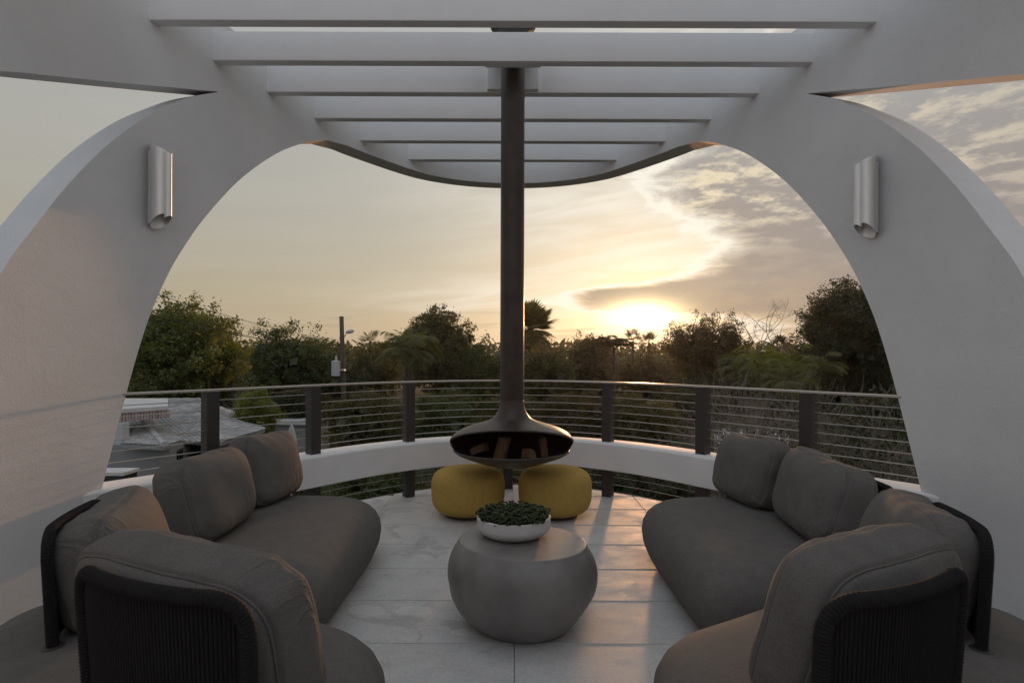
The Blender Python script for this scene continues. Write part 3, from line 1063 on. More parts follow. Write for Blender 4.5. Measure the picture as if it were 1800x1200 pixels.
# ------------------------------------------------------------------ sofas
def seat(name, outline, zt, label, group):
    c = catmull(outline, 16, closed=True)
    q_ = np.vstack([c, c[:1]])
    a_ = np.concatenate([[0], np.cumsum(np.linalg.norm(np.diff(q_, axis=0), axis=1))])
    u_ = np.linspace(0, a_[-1], 150, endpoint=False)
    c = np.stack([np.interp(u_, a_, q_[:, 0]), np.interp(u_, a_, q_[:, 1])], 1)
    n = len(c)
    T = np.roll(c, -1, 0) - np.roll(c, 1, 0)
    T /= np.linalg.norm(T, axis=1)[:, None]
    N = np.stack([T[:, 1], -T[:, 0]], 1)
    if np.sum((c - c.mean(0)) * N) < 0:
        N = -N
    cen = c.mean(0)
    k = zt / 0.40
    pr = [(.16, .012), (.10, .014), (.062, .03), (.03, .065), (.008, .12), (0, .185), (.006, .245), (.028, .30), (.062, .342), (.108, .373), (.165, .391), (.24, .399)]
    vs, fs = [], []
    orient = 1.0 if np.sum((c - c.mean(0)) * np.stack([T[:, 1], -T[:, 0]], 1)) > 0 else -1.0

    def shrink(P, d):
        steps = max(1, int(math.ceil(d / .012)))
        for _ in range(steps if d > 0 else 0):
            t_ = np.roll(P, -1, 0) - np.roll(P, 1, 0)
            t_ /= np.linalg.norm(t_, axis=1)[:, None]
            P = P - np.stack([t_[:, 1], -t_[:, 0]], 1) * orient * d / steps
            for _k in range(3):
                P = .25 * np.roll(P, 1, 0) + .5 * P + .25 * np.roll(P, -1, 0)
            q_ = np.vstack([P, P[:1]])
            a_ = np.concatenate([[0], np.cumsum(np.linalg.norm(np.diff(q_, axis=0), axis=1))])
            u_ = np.linspace(0, a_[-1], n, endpoint=False)
            P = np.stack([np.interp(u_, a_, q_[:, 0]), np.interp(u_, a_, q_[:, 1])], 1)
        return P
    for ins, z in pr:
        ring_ = shrink(c, ins)
        for i in range(n):
            q = ring_[i]
            vs.append((q[0] - cen[0], q[1] - cen[1], z * k))
    for r in range(len(pr) - 1):
        for i in range(n):
            fs.append((r * n + i, r * n + (i + 1) % n, (r + 1) * n + (i + 1) % n, (r + 1) * n + i))
    last = (len(pr) - 1) * n
    prev = last
    for sc, z in ((.66, .405), (.33, .408)):
        st = len(vs)
        for i in range(n):
            q = (ring_[i] - cen) * sc
            vs.append((q[0], q[1], z * k))
        for i in range(n):
            fs.append((prev + i, prev + (i + 1) % n, st + (i + 1) % n, st + i))
        prev = st
    vs.append((0, 0, .409 * k))
    for i in range(n):
        fs.append((prev + i, prev + (i + 1) % n, len(vs) - 1))
    fs.append(tuple(range(n))[::-1])
    e = empty(name, (cen[0], cen[1], 0))
    tag(e, label, 'sofa seat', group)
    o = mesh('upholstered_base', vs, fs, M['fabric'], e)
    bm = bmesh.new(); bm.from_mesh(o.data); bmesh.ops.recalc_face_normals(bm, faces=bm.faces); bm.to_mesh(o.data); bm.free()
    o.data.polygons.foreach_set('use_smooth', [True] * len(o.data.polygons))
    for ax in (.25, .75):
        for j in (0, 1):
            q = c[(int(n * ax) + j * n // 2 // 2) % n]
            q = (q - cen) * 0.55
            MB().lathe([(.04, 0.0), (.04, .013)], 16, (q[0], q[1], 0)).build('foot', M['frame'], e)
    return e


def cushion(loc, yaw, tilt, w, h, t, seed, label, group, sag=0.03, ear=0.5, roll=0.0):
    """a plump back cushion; local -Y is its front, loc the middle of its bottom edge"""
    rnd = np.random.default_rng(seed)
    bm = bmesh.new()
    bmesh.ops.create_cube(bm, size=2.0)
    bmesh.ops.subdivide_edges(bm, edges=list(bm.edges), cuts=31, use_grid_fill=True)
    bm.verts.ensure_lookup_table()
    P = np.array([v.co[:] for v in bm.verts])
    P = np.sign(P) * np.abs(P) ** 0.92
    e = 3.7
    a1, a2 = rnd.uniform(-1, 1), rnd.uniform(-1, 1)

    def shape(Q):
        u, n_, v = Q[:, 0], Q[:, 1], Q[:, 2]
        # thickness thins towards the edges, fullest low in the middle
        full = (1 - 0.24 * np.abs(u) ** 3.0) * (1 - 0.24 * np.clip(v, 0, 1) ** 2.0)
        y = n_ * t / 2 * full * np.where(n_ < 0, 1.08, 0.95)
        x = u * w / 2 * (1 - 0.045 * (1 - v * v)) * (1 + 0.03 * ear * np.abs(v))
        z = v * h / 2 * (1 - 0.05 * (1 - u * u))
        z = z - np.clip(v, 0, 1) ** 2 * sag * (np.cos(u * 2.0 + a1 * 0.8))
        y = y + 0.010 * np.sin(u * 3.1 + a1 * 3) * np.cos(v * 2.2 + a2 * 3)
        # creases fan out from the top edge and the corners
        w1 = np.sin(u * 17 + 2.4 * v + 1.2 * np.sin(v * 5 + a1 * 4) + a1 * 5) * np.clip(v - 0.15, 0, 1) ** 1.3
        w2 = np.sin(u * 9 - 8 * v + a2 * 5 + 1.5 * np.sin(u * 6)) * np.clip(np.abs(u) - 0.45, 0, 1) * np.clip(-v + 0.2, 0, 1)
        w3 = np.sin((u + v) * 13 + a2 * 4) * np.clip(np.abs(u * v) - 0.28, 0, 1)
        d = 0.0028 * w1 + 0.009 * w2 + 0.007 * w3
        # the cover pulls in along its two seams
        d = d - 0.007 * np.exp(-((np.abs(n_) - 0.60) / 0.055) ** 2)
        dirn = Q / np.linalg.norm(Q, axis=1)[:, None]
        return x + dirn[:, 0] * d, y + dirn[:, 1] * d, z + dirn[:, 2] * d + h / 2
    Q = P / (np.sum(np.abs(P) ** e, axis=1) ** (1 / e))[:, None]
    x, y, z = shape(Q)
    for i, vt in enumerate(bm.verts):
        vt.co = (x[i], y[i], z[i])
    me = bpy.data.meshes.new('back_cushion')
    bm.to_mesh(me)
    bm.free()
    o = link('back_cushion', me, M['cushion'])
    o.location = loc
    o.rotation_euler = (Matrix.Rotation(yaw, 3, 'Z') @ Matrix.Rotation(-tilt, 3, 'X') @ Matrix.Rotation(roll, 3, 'Y')).to_euler()
    tag(o, label, 'cushion', group)
    for nn in (-0.60, 0.60):
        rr_ = (1 - abs(nn) ** e) ** (1 / e)
        aa = np.linspace(0, 2 * math.pi, 120, endpoint=False)
        cu, cv = np.cos(aa), np.sin(aa)
        k_ = rr_ / (np.abs(cu) ** e + np.abs(cv) ** e) ** (1 / e)
        sx_, sy_, sz_ = shape(np.stack([cu * k_, np.full(120, nn), cv * k_], 1))
        MB().tube(np.stack([sx_, sy_, sz_], 1), 0.0048, 6, closed=True).build('piping', M['cushion'], o, smooth=True)
    return o


def rope_back(pts, z0, z1, lean, label, group):
    """a curved frame wound with rope; pts = plan points from one foot to the other, all on the seat"""
    c = catmull(pts, 16)
    sg = np.concatenate([[0], np.cumsum(np.linalg.norm(np.diff(c, axis=0), axis=1))])
    Wd = sg[-1]
    cen = c.mean(0)
    T = np.gradient(c, sg, axis=0)
    T /= np.linalg.norm(T, axis=1)[:, None]
    side = np.stack([-T[:, 1], T[:, 0]], 1)
    e = empty('rope_backrest', (cen[0], cen[1], z0))
    tag(e, label, 'backrest', group)

    def P(u, z):
        k = np.array([np.interp(u, sg, c[:, 0]), np.interp(u, sg, c[:, 1])])
        s_ = np.array([np.interp(u, sg, side[:, 0]), np.interp(u, sg, side[:, 1])])
        q = k + s_ * lean * (z / max(z1 - z0, .01))
        return (q[0] - cen[0], q[1] - cen[1], z)
    H = z1 - z0
    R = 0.085
    path = []
    for z in np.arange(0.006, H - R, 0.0022):
        path.append((0.0, z))
    for a in np.linspace(0, math.pi / 2, 60):
        path.append((R - R * math.cos(a), H - R + R * math.sin(a)))
    for u in np.arange(R, Wd - R, 0.0022):
        path.append((u, H))
    for a in np.linspace(0, math.pi / 2, 60):
        path.append((Wd - R + R * math.sin(a), H - R + R * math.cos(a)))
    for z in np.arange(H - R, 0.006, -0.0022):
        path.append((Wd, z))
    P3 = [P(u, z) for u, z in path]
    m = MB()
    m.tube(P3, lambda i: 0.0185 + 0.0013 * math.sin(i * 2 * math.pi / 4.0), 9)
    m.build('wound_frame', M['rope'], e, smooth=True)
    MB().tube([P(u, 0.022) for u in np.linspace(0.0, Wd, 24)], 0.010, 8).build('bottom_bar', M['frame'], e, smooth=True)
    m = MB()
    u = 0.022
    while u < Wd - 0.02:
        zt_ = H - (0.0 if R < u < Wd - R else R - math.sqrt(max(0, R * R - (R - min(u, Wd - u)) ** 2)))
        m.tube([P(u, z) for z in np.linspace(0.022, zt_, 4)], 0.0047, 5, cap=False)
        u += 0.0098
    o = m.build('rope_strands', M['rope'], e, smooth=True)
    o['kind'] = 'stuff'
    for u in (0.0, Wd):
        p = P(u, 0.0)
        MB().lathe([(.034, 0.0), (.034, .006), (.028, .009)], 24, (p[0], p[1], 0)).build('foot_disc', M['bronze'], e)
    return e


G_SEAT, G_CUSH, G_BACK = 'upholstered sofa seats', 'taupe back cushions', 'rope backrests'
for sd, nm in ((-1, 'left'), (1, 'right')):
    far = [(-.90, 2.75), (-.885, 3.3), (-.895, 3.85), (-.98, 4.15), (-1.25, 4.27), (-1.6, 4.28), (-1.9, 4.2), (-2.03, 3.9), (-2.07, 3.3), (-2.05, 2.85), (-1.95, 2.66), (-1.6, 2.60), (-1.25, 2.60), (-1.0, 2.63)]
    near = [(-.425, 1.95), (-.52, 2.18), (-.80, 2.33), (-.95, 2.43), (-1.12, 2.50), (-1.5, 2.53), (-1.85, 2.53), (-2.04, 2.38), (-2.04, 2.1), (-1.86, 1.75), (-1.6, 1.42), (-1.25, 1.12), (-.9, 1.0), (-.6, 1.08), (-.43, 1.32), (-.385, 1.60)]
    if sd > 0:
        near = [(x - 0.06, y) for x, y in near]
    seat('sofa_seat', [(x * -sd, y) for x, y in far], 0.395, 'long taupe upholstered sofa seat nearest the railing, %s side' % nm, G_SEAT)
    seat('sofa_seat', [(x * -sd, y) for x, y in near], 0.405, 'rounded taupe corner sofa seat in the near %s corner' % nm, G_SEAT)
q90 = math.pi / 2
ZS = 0.372
# left cushions: front (-Y local) turned to face the middle of the terrace
cushion((-1.665, 3.96, ZS), q90 - .12, .20, .68, .51, .30, 11, 'left back cushion nearest the railing', G_CUSH, .02)
cushion((-1.675, 3.24, ZS), q90 + .05, .24, .80, .50, .32, 12, 'second left back cushion from the railing, half in orange light', G_CUSH, .02)
cushion((-1.575, 2.34, ZS + .005), q90 + .34, .22, .78, .455, .31, 13, 'left corner back cushion with a rope backrest behind it', G_CUSH, .015)
cushion((-.845, 1.62, ZS + .01), math.pi - .40, .24, .80, .535, .31, 14, 'large wrinkled cushion leaning on the left foreground rope backrest', G_CUSH, .01)
cushion((1.625, 3.97, ZS), -q90 + .14, .20, .70, .50, .30, 21, 'right back cushion nearest the railing', G_CUSH, .03)
cushion((1.70, 3.24, ZS), -q90 - .08, .24, .82, .50, .32, 22, 'second right back cushion from the railing, all in shade', G_CUSH, .03)
cushion((1.615, 2.35, ZS + .005), -q90 - .32, .22, .78, .455, .31, 23, 'right corner back cushion with an orange sunlit top', G_CUSH, .01)
cushion((.965, 1.68, ZS + .01), math.pi + .46, .24, .68, .545, .31, 24, 'large wrinkled cushion leaning on the right foreground rope backrest', G_CUSH, .01)
rope_back([(-.575, 1.27), (-.70, 1.275), (-.84, 1.315), (-.97, 1.38), (-1.06, 1.45)], .405, .87, 0.03, 'dark rope wound backrest in the left foreground', G_BACK)
rope_back([(-1.555, 1.93), (-1.615, 2.06), (-1.665, 2.22), (-1.70, 2.40)], .405, .79, 0.02, 'dark rope backrest seen edge on beside the left leg', G_BACK)
rope_back([(1.115, 1.455), (1.03, 1.385), (.92, 1.32), (.79, 1.275), (.68, 1.27)], .405, .87, 0.03, 'dark rope wound backrest in the right foreground', G_BACK)
rope_back([(1.74, 2.40), (1.705, 2.22), (1.655, 2.06), (1.595, 1.93)], .405, .79, 0.02, 'dark rope backrest seen edge on beside the right leg', G_BACK)
rope_back([(1.90, 3.50), (1.92, 3.3), (1.92, 3.05), (1.895, 2.83)], .395, .725, 0.02, 'dark rope backrest peeping out behind the shaded right cushion', G_BACK)

# ------------------------------------------------------------------ poufs, table, planter
def pouf(X, Y, label):
    e = empty('pouf', (X, Y, 0))
    tag(e, label, 'pouf', 'mustard poufs under the fireplace')
    R, H = .325, .40
    pr = []
    for t in np.linspace(-math.pi / 2, math.pi / 2, 30):
        c, s_ = math.cos(t), math.sin(t)
        ex = 2 / 4.2
        pr.append((R * max(c, 1e-4) ** ex, .014 + H / 2 + H / 2 * math.copysign(abs(s_) ** (2 / 3.6), s_)))
    pr = [(r * (1 - .05 * max(0, (.2 - z) / .2)), z) for r, z in pr]
    MB().lathe(pr, 64).build('cover', M['mustard'], e, smooth=True)
    MB().lathe([(.20, 0.0), (.20, .03)], 40).build('base', M['frame'], e)


pouf(-.383, 5.03, 'mustard yellow pouf on the left under the fireplace')
pouf(.383, 5.03, 'mustard yellow pouf on the right under the fireplace')

table = empty('coffee_table', (.055, 3.0, 0))
tag(table, 'round grey pebble-shaped coffee table in the middle of the floor', 'table')
pr = [(.0, .235, 1.0), (.010, .250, 1.0), (.04, .283, 1), (.10, .330, 1), (.17, .365, .9), (.24, .382, .8), (.30, .380, .6), (.35, .365, .4), (.39, .344, .2), (.418, .325, .1), (.427, .319, 0), (.430, .314, 0)]
prc = catmull([(z, r, k) for z, r, k in pr], 4)
vs, fs = [], []
n = 72
for z, r, k in prc:
    for i in range(n):
        a = 2 * math.pi * i / n
        el = 1 + .075 * math.cos(2 * (a + .55)) * (1 - .5 * k)
        vs.append((r * el * math.cos(a) - .012 * (k > .5) * math.sin(min(1, z / .2) * math.pi), r * el * math.sin(a), z))
for j in range(len(prc) - 1):
    for i in range(n):
        fs.append((j * n + i, j * n + (i + 1) % n, (j + 1) * n + (i + 1) % n, (j + 1) * n + i))
fs.append(tuple(range(n))[::-1])
body = mesh('body', vs, fs, M['table'], table)
tv = vs[-n:]
c0 = len(tv)
top = mesh('top', tv + [(v[0] * .5, v[1] * .5, v[2] + .001) for v in tv] + [(0, 0, tv[0][2] + .0012)], [(i, (i + 1) % n, n + (i + 1) % n, n + i) for i in range(n)] + [(n + i, n + (i + 1) % n, 2 * n) for i in range(n)], M['table'], table)

planter = empty('planter', (.012, 3.09, .43))
tag(planter, 'shallow white bowl planter packed with small dark green succulents on the table', 'planter')
b = MB().lathe([(.0005, .0), (.125, .0), (.150, .006), (.178, .022), (.196, .042), (.200, .058), (.200, .104), (.196, .108), (.190, .106), (.188, .085), (.0005, .084)], 64, cap=False)
bo = b.build('bowl', M['bowl'], planter, smooth=True)
smooth_by_angle(bo, 40)
MB().lathe([(.001, .090), (.187, .090)], 48, cap=False).build('soil', M['soil'], planter)
rng = np.random.default_rng(5)
V = []
for k in range(620):
    rr, aa = .203 * math.sqrt(rng.random()), rng.random() * 6.283
    cx, cy = rr * math.cos(aa), rr * math.sin(aa)
    cz = .108 + .024 * rng.random() + .008 * (1 - (rr / .2) ** 2)
    if rr > .175:
        cz -= .016 * rng.random()
    nl = 16
    for i in range(nl):
        a = i * 2.4 + rng.random() * .3
        lay = i / nl
        el = .15 + lay * 1.1
        ln = .0125 * (1.15 - .5 * lay) * rng.uniform(.8, 1.3)
        d = np.array([math.cos(a) * math.cos(el), math.sin(a) * math.cos(el), math.sin(el)])
        s_ = np.array([-math.sin(a), math.cos(a), 0]) * ln * .36
        o_ = np.array([cx, cy, cz])
        V += [o_, o_ + d * ln * .6 - s_, o_ + d * ln, o_ + d * ln * .6 + s_]
fo = quads('succulents', V, L['succulent'], planter)
fo['kind'] = 'stuff'

# ------------------------------------------------------------------ vegetation builders
def leaf_quads(C, size, rng, aspect=0.45, droop=0.0, upbias=0.0):
    n = len(C)
    d = rng.normal(size=(n, 3))
    d[:, 2] = d[:, 2] * 0.8 - droop
    d /= np.linalg.norm(d, axis=1)[:, None]
    u = rng.normal(size=(n, 3))
    u[:, 2] += upbias
    s = np.cross(d, u)
    s /= np.linalg.norm(s, axis=1)[:, None] + 1e-9
    ln = size * rng.uniform(.65, 1.35, size=n)[:, None]
    w = ln * aspect * .5
    a = C - d * ln * .5
    V = np.empty((n, 4, 3))
    V[:, 0] = a
    V[:, 1] = a + d * ln * .55 - s * w
    V[:, 2] = a + d * ln
    V[:, 3] = a + d * ln * .55 + s * w
    return V.reshape(-1, 3)


def lobed(dirs, seed, amp):
    r = np.random.default_rng(seed)
    f = np.ones(len(dirs))
    for k in range(7):
        ax = r.normal(size=3)
        ax /= np.linalg.norm(ax)
        f += amp * np.maximum(0, dirs @ ax) ** 6 * r.uniform(-.6, 1.0)
    return f


def broadleaf(name, label, cx, cy, base, cz, rad, mat, seed, group, clumps=90, per=60, leaf=.22, clump_r=.55, amp=.28, trunk_r=.16, aspect=.45, droop=0.15, inner=0.5, sprigs=14):
    """tree > trunk, crown. cz = crown centre height, rad = crown radii"""
    rng = np.random.default_rng(seed)
    per = int(per * 1.9)
    rad = np.array(rad)
    e = empty(name, (cx, cy, base))
    tag(e, label, 'tree' if 'shrub' not in name and 'hedge' not in name else 'shrub', group)
    dirs = rng.normal(size=(clumps, 3))
    dirs /= np.linalg.norm(dirs, axis=1)[:, None]
    rr = rng.uniform(.35, 1.0, size=clumps) ** .6 * lobed(dirs, seed + 1, amp)
    cc = dirs * rr[:, None] * rad * .92
    # sprigs that break the outline
    sd_ = rng.normal(size=(sprigs, 3))
    sd_[:, 2] = np.abs(sd_[:, 2]) * .9
    sd_ /= np.linalg.norm(sd_, axis=1)[:, None]
    sc = sd_ * (lobed(sd_, seed + 1, amp) * rng.uniform(.98, 1.16, sprigs))[:, None] * rad
    C = []
    for p in cc:
        cr = clump_r * rng.uniform(.6, 1.3)
        q = rng.normal(size=(per, 3))
        q /= np.linalg.norm(q, axis=1)[:, None]
        C.append(p + q * cr * rng.uniform(.35, 1.0, (per, 1)) ** .6 * [1, 1, .72])
    for p in sc:
        k = max(8, per // 5)
        for f_, w_ in ((.84, .42), (.92, .32), (1.0, .20)):
            C.append(p * f_ + rng.normal(size=(k, 3)) * clump_r * w_)
    C = np.concatenate(C)
    V = [leaf_quads(C, leaf * .66, rng, aspect, droop)]
    ni = int(clumps * 7 * inner)
    if ni:
        di = rng.normal(size=(ni, 3))
        di /= np.linalg.norm(di, axis=1)[:, None]
        V.append(leaf_quads(di * (rng.random((ni, 1)) ** .5) * rad * .74, leaf * 3.0, rng, .8))
    V = np.concatenate(V)
    V[:, 2] += cz - base
    o = quads('crown', V, mat, e)
    m = MB()
    hz = cz - base
    ln = np.array([rng.uniform(-.25, .25), rng.uniform(-.25, .25)]) * rad[0] * .3
    tr = [(0, 0, 0), (ln[0] * .3, ln[1] * .3, hz * .35), (ln[0] * .8, ln[1] * .8, hz * .7), (ln[0], ln[1], hz)]
    tr = [tuple(p) for p in catmull(tr, 4)]
    m.tube(tr, [trunk_r * (1 - .6 * i / (len(tr) - 1)) for i in range(len(tr))], 8)
    for k in rng.choice(clumps, min(14, clumps), replace=False):
        t = rng.uniform(.45, .95)
        st = np.array(tr[int(t * (len(tr) - 1))])
        en = cc[k] + [0, 0, hz]
        md = (st + en) / 2 + rng.normal(size=3) * .12 * rad[0] + [0, 0, .1 * rad[2]]
        br = [tuple(p) for p in catmull([st, md, en], 4)]
        m.tube(br, [trunk_r * .42 * (1 - .8 * i / (len(br) - 1)) for i in range(len(br))], 5)
    m.build('trunk', M['bark'], e, smooth=True)
    return e


def crown_px(name, label, x0, x1, y0, y1, Y, mat, seed, group, depth=None, base=GZ, **kw):
    """a tree whose crown fills the photo's box x0..x1, y0..y1 when standing Y metres away"""
    a, b = at(x0, y0, Y), at(x1, y1, Y)
    rx, rz = (b.x - a.x) / 2, (a.z - b.z) / 2
    return broadleaf(name, label, (a.x + b.x) / 2, Y, base, (a.z + b.z) / 2, (rx, depth or rx * .9, rz), mat, seed, group, **kw)


def frond(rng, base, yaw, pitch, length, droop, nleaf, leaflen, width, V, twist=.6):
    """a feather palm leaf"""
    base = np.array(base, dtype=float)
    pts = []
    p = base.copy()
    st = length / nleaf
    pit = pitch
    for i in range(nleaf):
        d = np.array([math.cos(yaw) * math.cos(pit), math.sin(yaw) * math.cos(pit), math.sin(pit)])
        q = p + d * st
        side = np.array([-math.sin(yaw), math.cos(yaw), 0])
        upv = np.cross(side, d)
        t = i / nleaf
        ll = leaflen * (.35 + 1.3 * math.sin(math.pi * min(1, .12 + t * .86))) * .65
        V += [p - side * .012, q - side * .008, q + side * .008, p + side * .012]
        if i > 1:
            for sgn in (-1, 1):
                ld = side * sgn * .8 + d * .55 + upv * (.30 - .75 * rng.random() * twist) + np.array([0, 0, -.28])
                ld /= np.linalg.norm(ld)
                wv = np.cross(ld, side * sgn + upv * .6)
                wv /= np.linalg.norm(wv) + 1e-9
                l_ = ll * rng.uniform(.85, 1.15)
                V += [p, p + ld * l_ * .5 - wv * width, p + ld * l_ + np.array([0, 0, -.1 * l_]), p + ld * l_ * .5 + wv * width]
        p = q
        pit -= droop / nleaf * (0.5 + 1.2 * t)


def feather_palm(label, cx, cy, base, top, n, length, mat, seed, group, trunk_r=.11, pitch=(.1, 1.3), droop=1.5, nleaf=26, leaflen=.5, width=.018):
    rng = np.random.default_rng(seed)
    e = empty('feather_palm', (cx, cy, base))
    tag(e, label, 'palm', group)
    h_ = top - base
    ln = rng.uniform(-.3, .3, 2)
    path = [(ln[0] * t * t, ln[1] * t * t, h_ * t) for t in np.linspace(0, 1, 10)]
    MB().tube(path, [trunk_r * (1.15 - .35 * t) for t in np.linspace(0, 1, 10)], 8).build('trunk', M['bark'], e, smooth=True)
    V = []
    for i in range(n):
        frond(rng, path[-1], i * 2.399 + rng.uniform(-.3, .3), rng.uniform(*pitch), length * rng.uniform(.8, 1.15), droop * rng.uniform(.7, 1.2), nleaf, leaflen, width, V)
    quads('fronds', V, mat, e)
    return e


def fan_palm(label, cx, cy, base, top, n, petiole, blade, mat, seed, group, trunk_r=.16, nseg=22, pitch=(-.6, 1.35)):
    rng = np.random.default_rng(seed)
    e = empty('fan_palm', (cx, cy, base))
    tag(e, label, 'palm', group)
    h_ = top - base
    path = [(.12 * t * t, 0, h_ * t) for t in np.linspace(0, 1, 8)]
    MB().tube(path, [trunk_r * (1.1 - .3 * t) for t in np.linspace(0, 1, 8)], 9).build('trunk', M['bark'], e, smooth=True)
    V = []
    o_ = np.array(path[-1])
    for i in range(n):
        yaw = i * 2.399 + rng.uniform(-.3, .3)
        pit = rng.uniform(*pitch)
        d = np.array([math.cos(yaw) * math.cos(pit), math.sin(yaw) * math.cos(pit), math.sin(pit)])
        side = np.array([-math.sin(yaw), math.cos(yaw), 0])
        upv = np.cross(side, d)
        L_ = petiole * rng.uniform(.8, 1.2)
        hub = o_ + d * L_
        V += [o_ - side * .02, hub - side * .015, hub + side * .015, o_ + side * .02]
        bl = blade * rng.uniform(.85, 1.15)
        for k in range(nseg):
            a = (k / (nseg - 1) - .5) * 4.3
            ld = d * math.cos(a) + side * math.sin(a) + upv * (.10 * abs(math.sin(a)))
            ld /= np.linalg.norm(ld)
            wv = np.cross(ld, upv)
            wv /= np.linalg.norm(wv) + 1e-9
            l_ = bl * (.72 + .28 * math.cos(a * .6)) * rng.uniform(.93, 1.07)
            wd = bl * .062
            V += [hub, hub + ld * l_ * .55 - wv * wd, hub + ld * l_ + np.array([0, 0, -.13 * l_]), hub + ld * l_ * .55 + wv * wd]
    quads('fronds', V, mat, e)
    return e


def bare_branches(name, label, cx, cy, base, height, spread, seed, group, mat, levels=5, r0=.09, kids=3, n=5, flat=.0, cat='tree', leafmat=None, stems=1, jit=.55):
    rng = np.random.default_rng(seed)
    e = empty(name, (cx, cy, base))
    tag(e, label, cat, group)
    m = MB()
    tips = []

    def grow(p, d, ln, r, lev):
        pts = [p]
        for k in range(3):
            d = d + rng.normal(size=3) * .16
            d[2] += .04 - flat * .05
            d /= np.linalg.norm(d)
            p = p + d * ln / 3
            pts.append(p)
        m.tube([tuple(q) for q in pts], [r, r * .86, r * .74, r * .64], n if lev < 2 else 4, cap=False)
        if lev >= levels:
            tips.append(p)
            return
        kk = kids if rng.random() < .7 else kids - 1
        for i in range(max(2, kk)):
            nd = d + rng.normal(size=3) * jit
            nd[2] = nd[2] * (1 - flat) + .12 * (1 - flat)
            nd /= np.linalg.norm(nd)
            grow(p, nd, ln * rng.uniform(.62, .86), r * .62, lev + 1)
    for s_ in range(stems):
        d0 = np.array([rng.normal() * spread, rng.normal() * spread, 1.0])
        d0 /= np.linalg.norm(d0)
        grow(np.array([rng.normal() * .25 * (stems > 1), rng.normal() * .25 * (stems > 1), 0.0]), d0, height * .30, r0, 0)
    m.build('branches', mat, e, smooth=True)
    if leafmat is not None:
        T = np.array(tips)
        C = np.concatenate([T + rng.normal(size=T.shape) * .12 for k in range(4)])
        quads('leaves', leaf_quads(C, .13, rng, .5), leafmat, e)
    return e


# ------------------------------------------------------------------ neighbouring houses
def ray_box(obj_parent, name, a, b, mat):
    m = MB().box(a, b)
    return m.build(name, mat, obj_parent)


def tiled_plane(A, B, C_, D_, pitch, row, mat, name, parent):
    """barrel tiles over the quad A (eave left) B (eave right) C (ridge right) D (ridge left)"""
    A, B, C_, D_ = [np.array(p, dtype=float) for p in (A, B, C_, D_)]
    up = (C_ + D_) / 2 - (A + B) / 2
    slope = np.linalg.norm(up)
    nr = max(2, int(slope / row))
    nrm_ = np.cross(B - A, D_ - A)
    nrm_ /= np.linalg.norm(nrm_)
    if nrm_[2] < 0:
        nrm_ = -nrm_
    V, Fc = [], []
    eave = B - A
    lenE = np.linalg.norm(eave)
    ex = eave / lenE
    for r in range(nr):
        t0, t1 = r / nr, (r + 1.12) / nr
        l0, r0 = A + (D_ - A) * t0, B + (C_ - B) * t0
        l1, r1 = A + (D_ - A) * min(t1, 1), B + (C_ - B) * min(t1, 1)
        s0, s1 = (l0 - A) @ ex, (r0 - A) @ ex
        k0, k1 = int(math.ceil(s0 / pitch)), int(math.floor(s1 / pitch))
        upd = (l1 - l0) - ex * ((l1 - l0) @ ex)
        for k in range(k0, k1):
            o_ = A + ex * (k * pitch) + (l0 - A) - ex * ((l0 - A) @ ex)
            base_i = len(V)
            for (tt, lift) in ((0, .030), (1, .008)):
                for j in range(5):
                    a = math.pi * j / 4
                    V.append(o_ + ex * (pitch * (.5 - .5 * math.cos(a))) + upd * tt + nrm_ * (lift + .034 * math.sin(a)))
            for j in range(4):
                Fc.append((base_i + j, base_i + j + 1, base_i + 5 + j + 1, base_i + 5 + j))
            Fc.append((base_i, base_i + 1, base_i + 2, base_i + 3, base_i + 4))
    o = mesh(name, V, Fc, mat, parent, smooth=False)
    o['kind'] = 'stuff'
    mesh('roof_deck', [A, B, C_, D_], [(0, 1, 2, 3)], mat, parent, smooth=False)
    return o


house = empty('tiled_roof_house', (-8.0, 14.0, GZ))
tag(house, 'grey neighbour house with pale barrel tiled hip roof below the left railing', 'house')


def hp(x, y, Y):
    p = at(x, y, Y)
    return (p.x + 8.0, p.y - 14.0, p.z - GZ)


# main hip roof and a small hipped wing in front of it
TP = (.125, .21, M['roof'], 'roof_tiles', house)
eL, eC, eR = hp(150, 786, 13.2), hp(392, 779, 13.6), hp(467, 757, 17.6)
rL, rR, eB = hp(190, 708, 20.4), hp(352, 706, 20.8), hp(446, 737, 23.0)
tiled_plane(eL, eC, rR, rL, *TP)
tiled_plane(eC, eR, hp(353, 706, 21.0), rR, *TP)
tiled_plane(eR, eB, hp(354, 706, 21.2), hp(353, 706, 21.0), *TP)
wA, wB, wC = hp(212, 783, 12.3), hp(290, 787, 12.0), hp(324, 777, 13.55)
wT, wT2 = hp(252, 746, 15.1), hp(268, 735, 16.4)
tiled_plane(wA, wB, wT, hp(251.5, 746, 15.1), *TP)
tiled_plane(wB, wC, wT2, wT, *TP)
for a_, b_ in ((rR, eC), (wT, wB), (rL, rR), (wT2, wT), (rR, hp(438, 741, 22))):
    A_, B_ = Vector(a_) + Vector((0, 0, .05)), Vector(b_) + Vector((0, 0, .05))
    N_ = int((B_ - A_).length / .2)
    MB().tube([A_.lerp(B_, k / N_) for k in range(N_ + 1)], [.055 + .014 * (k % 2) for k in range(N_ + 1)], 6).build('ridge_cap', M['roof'], house)


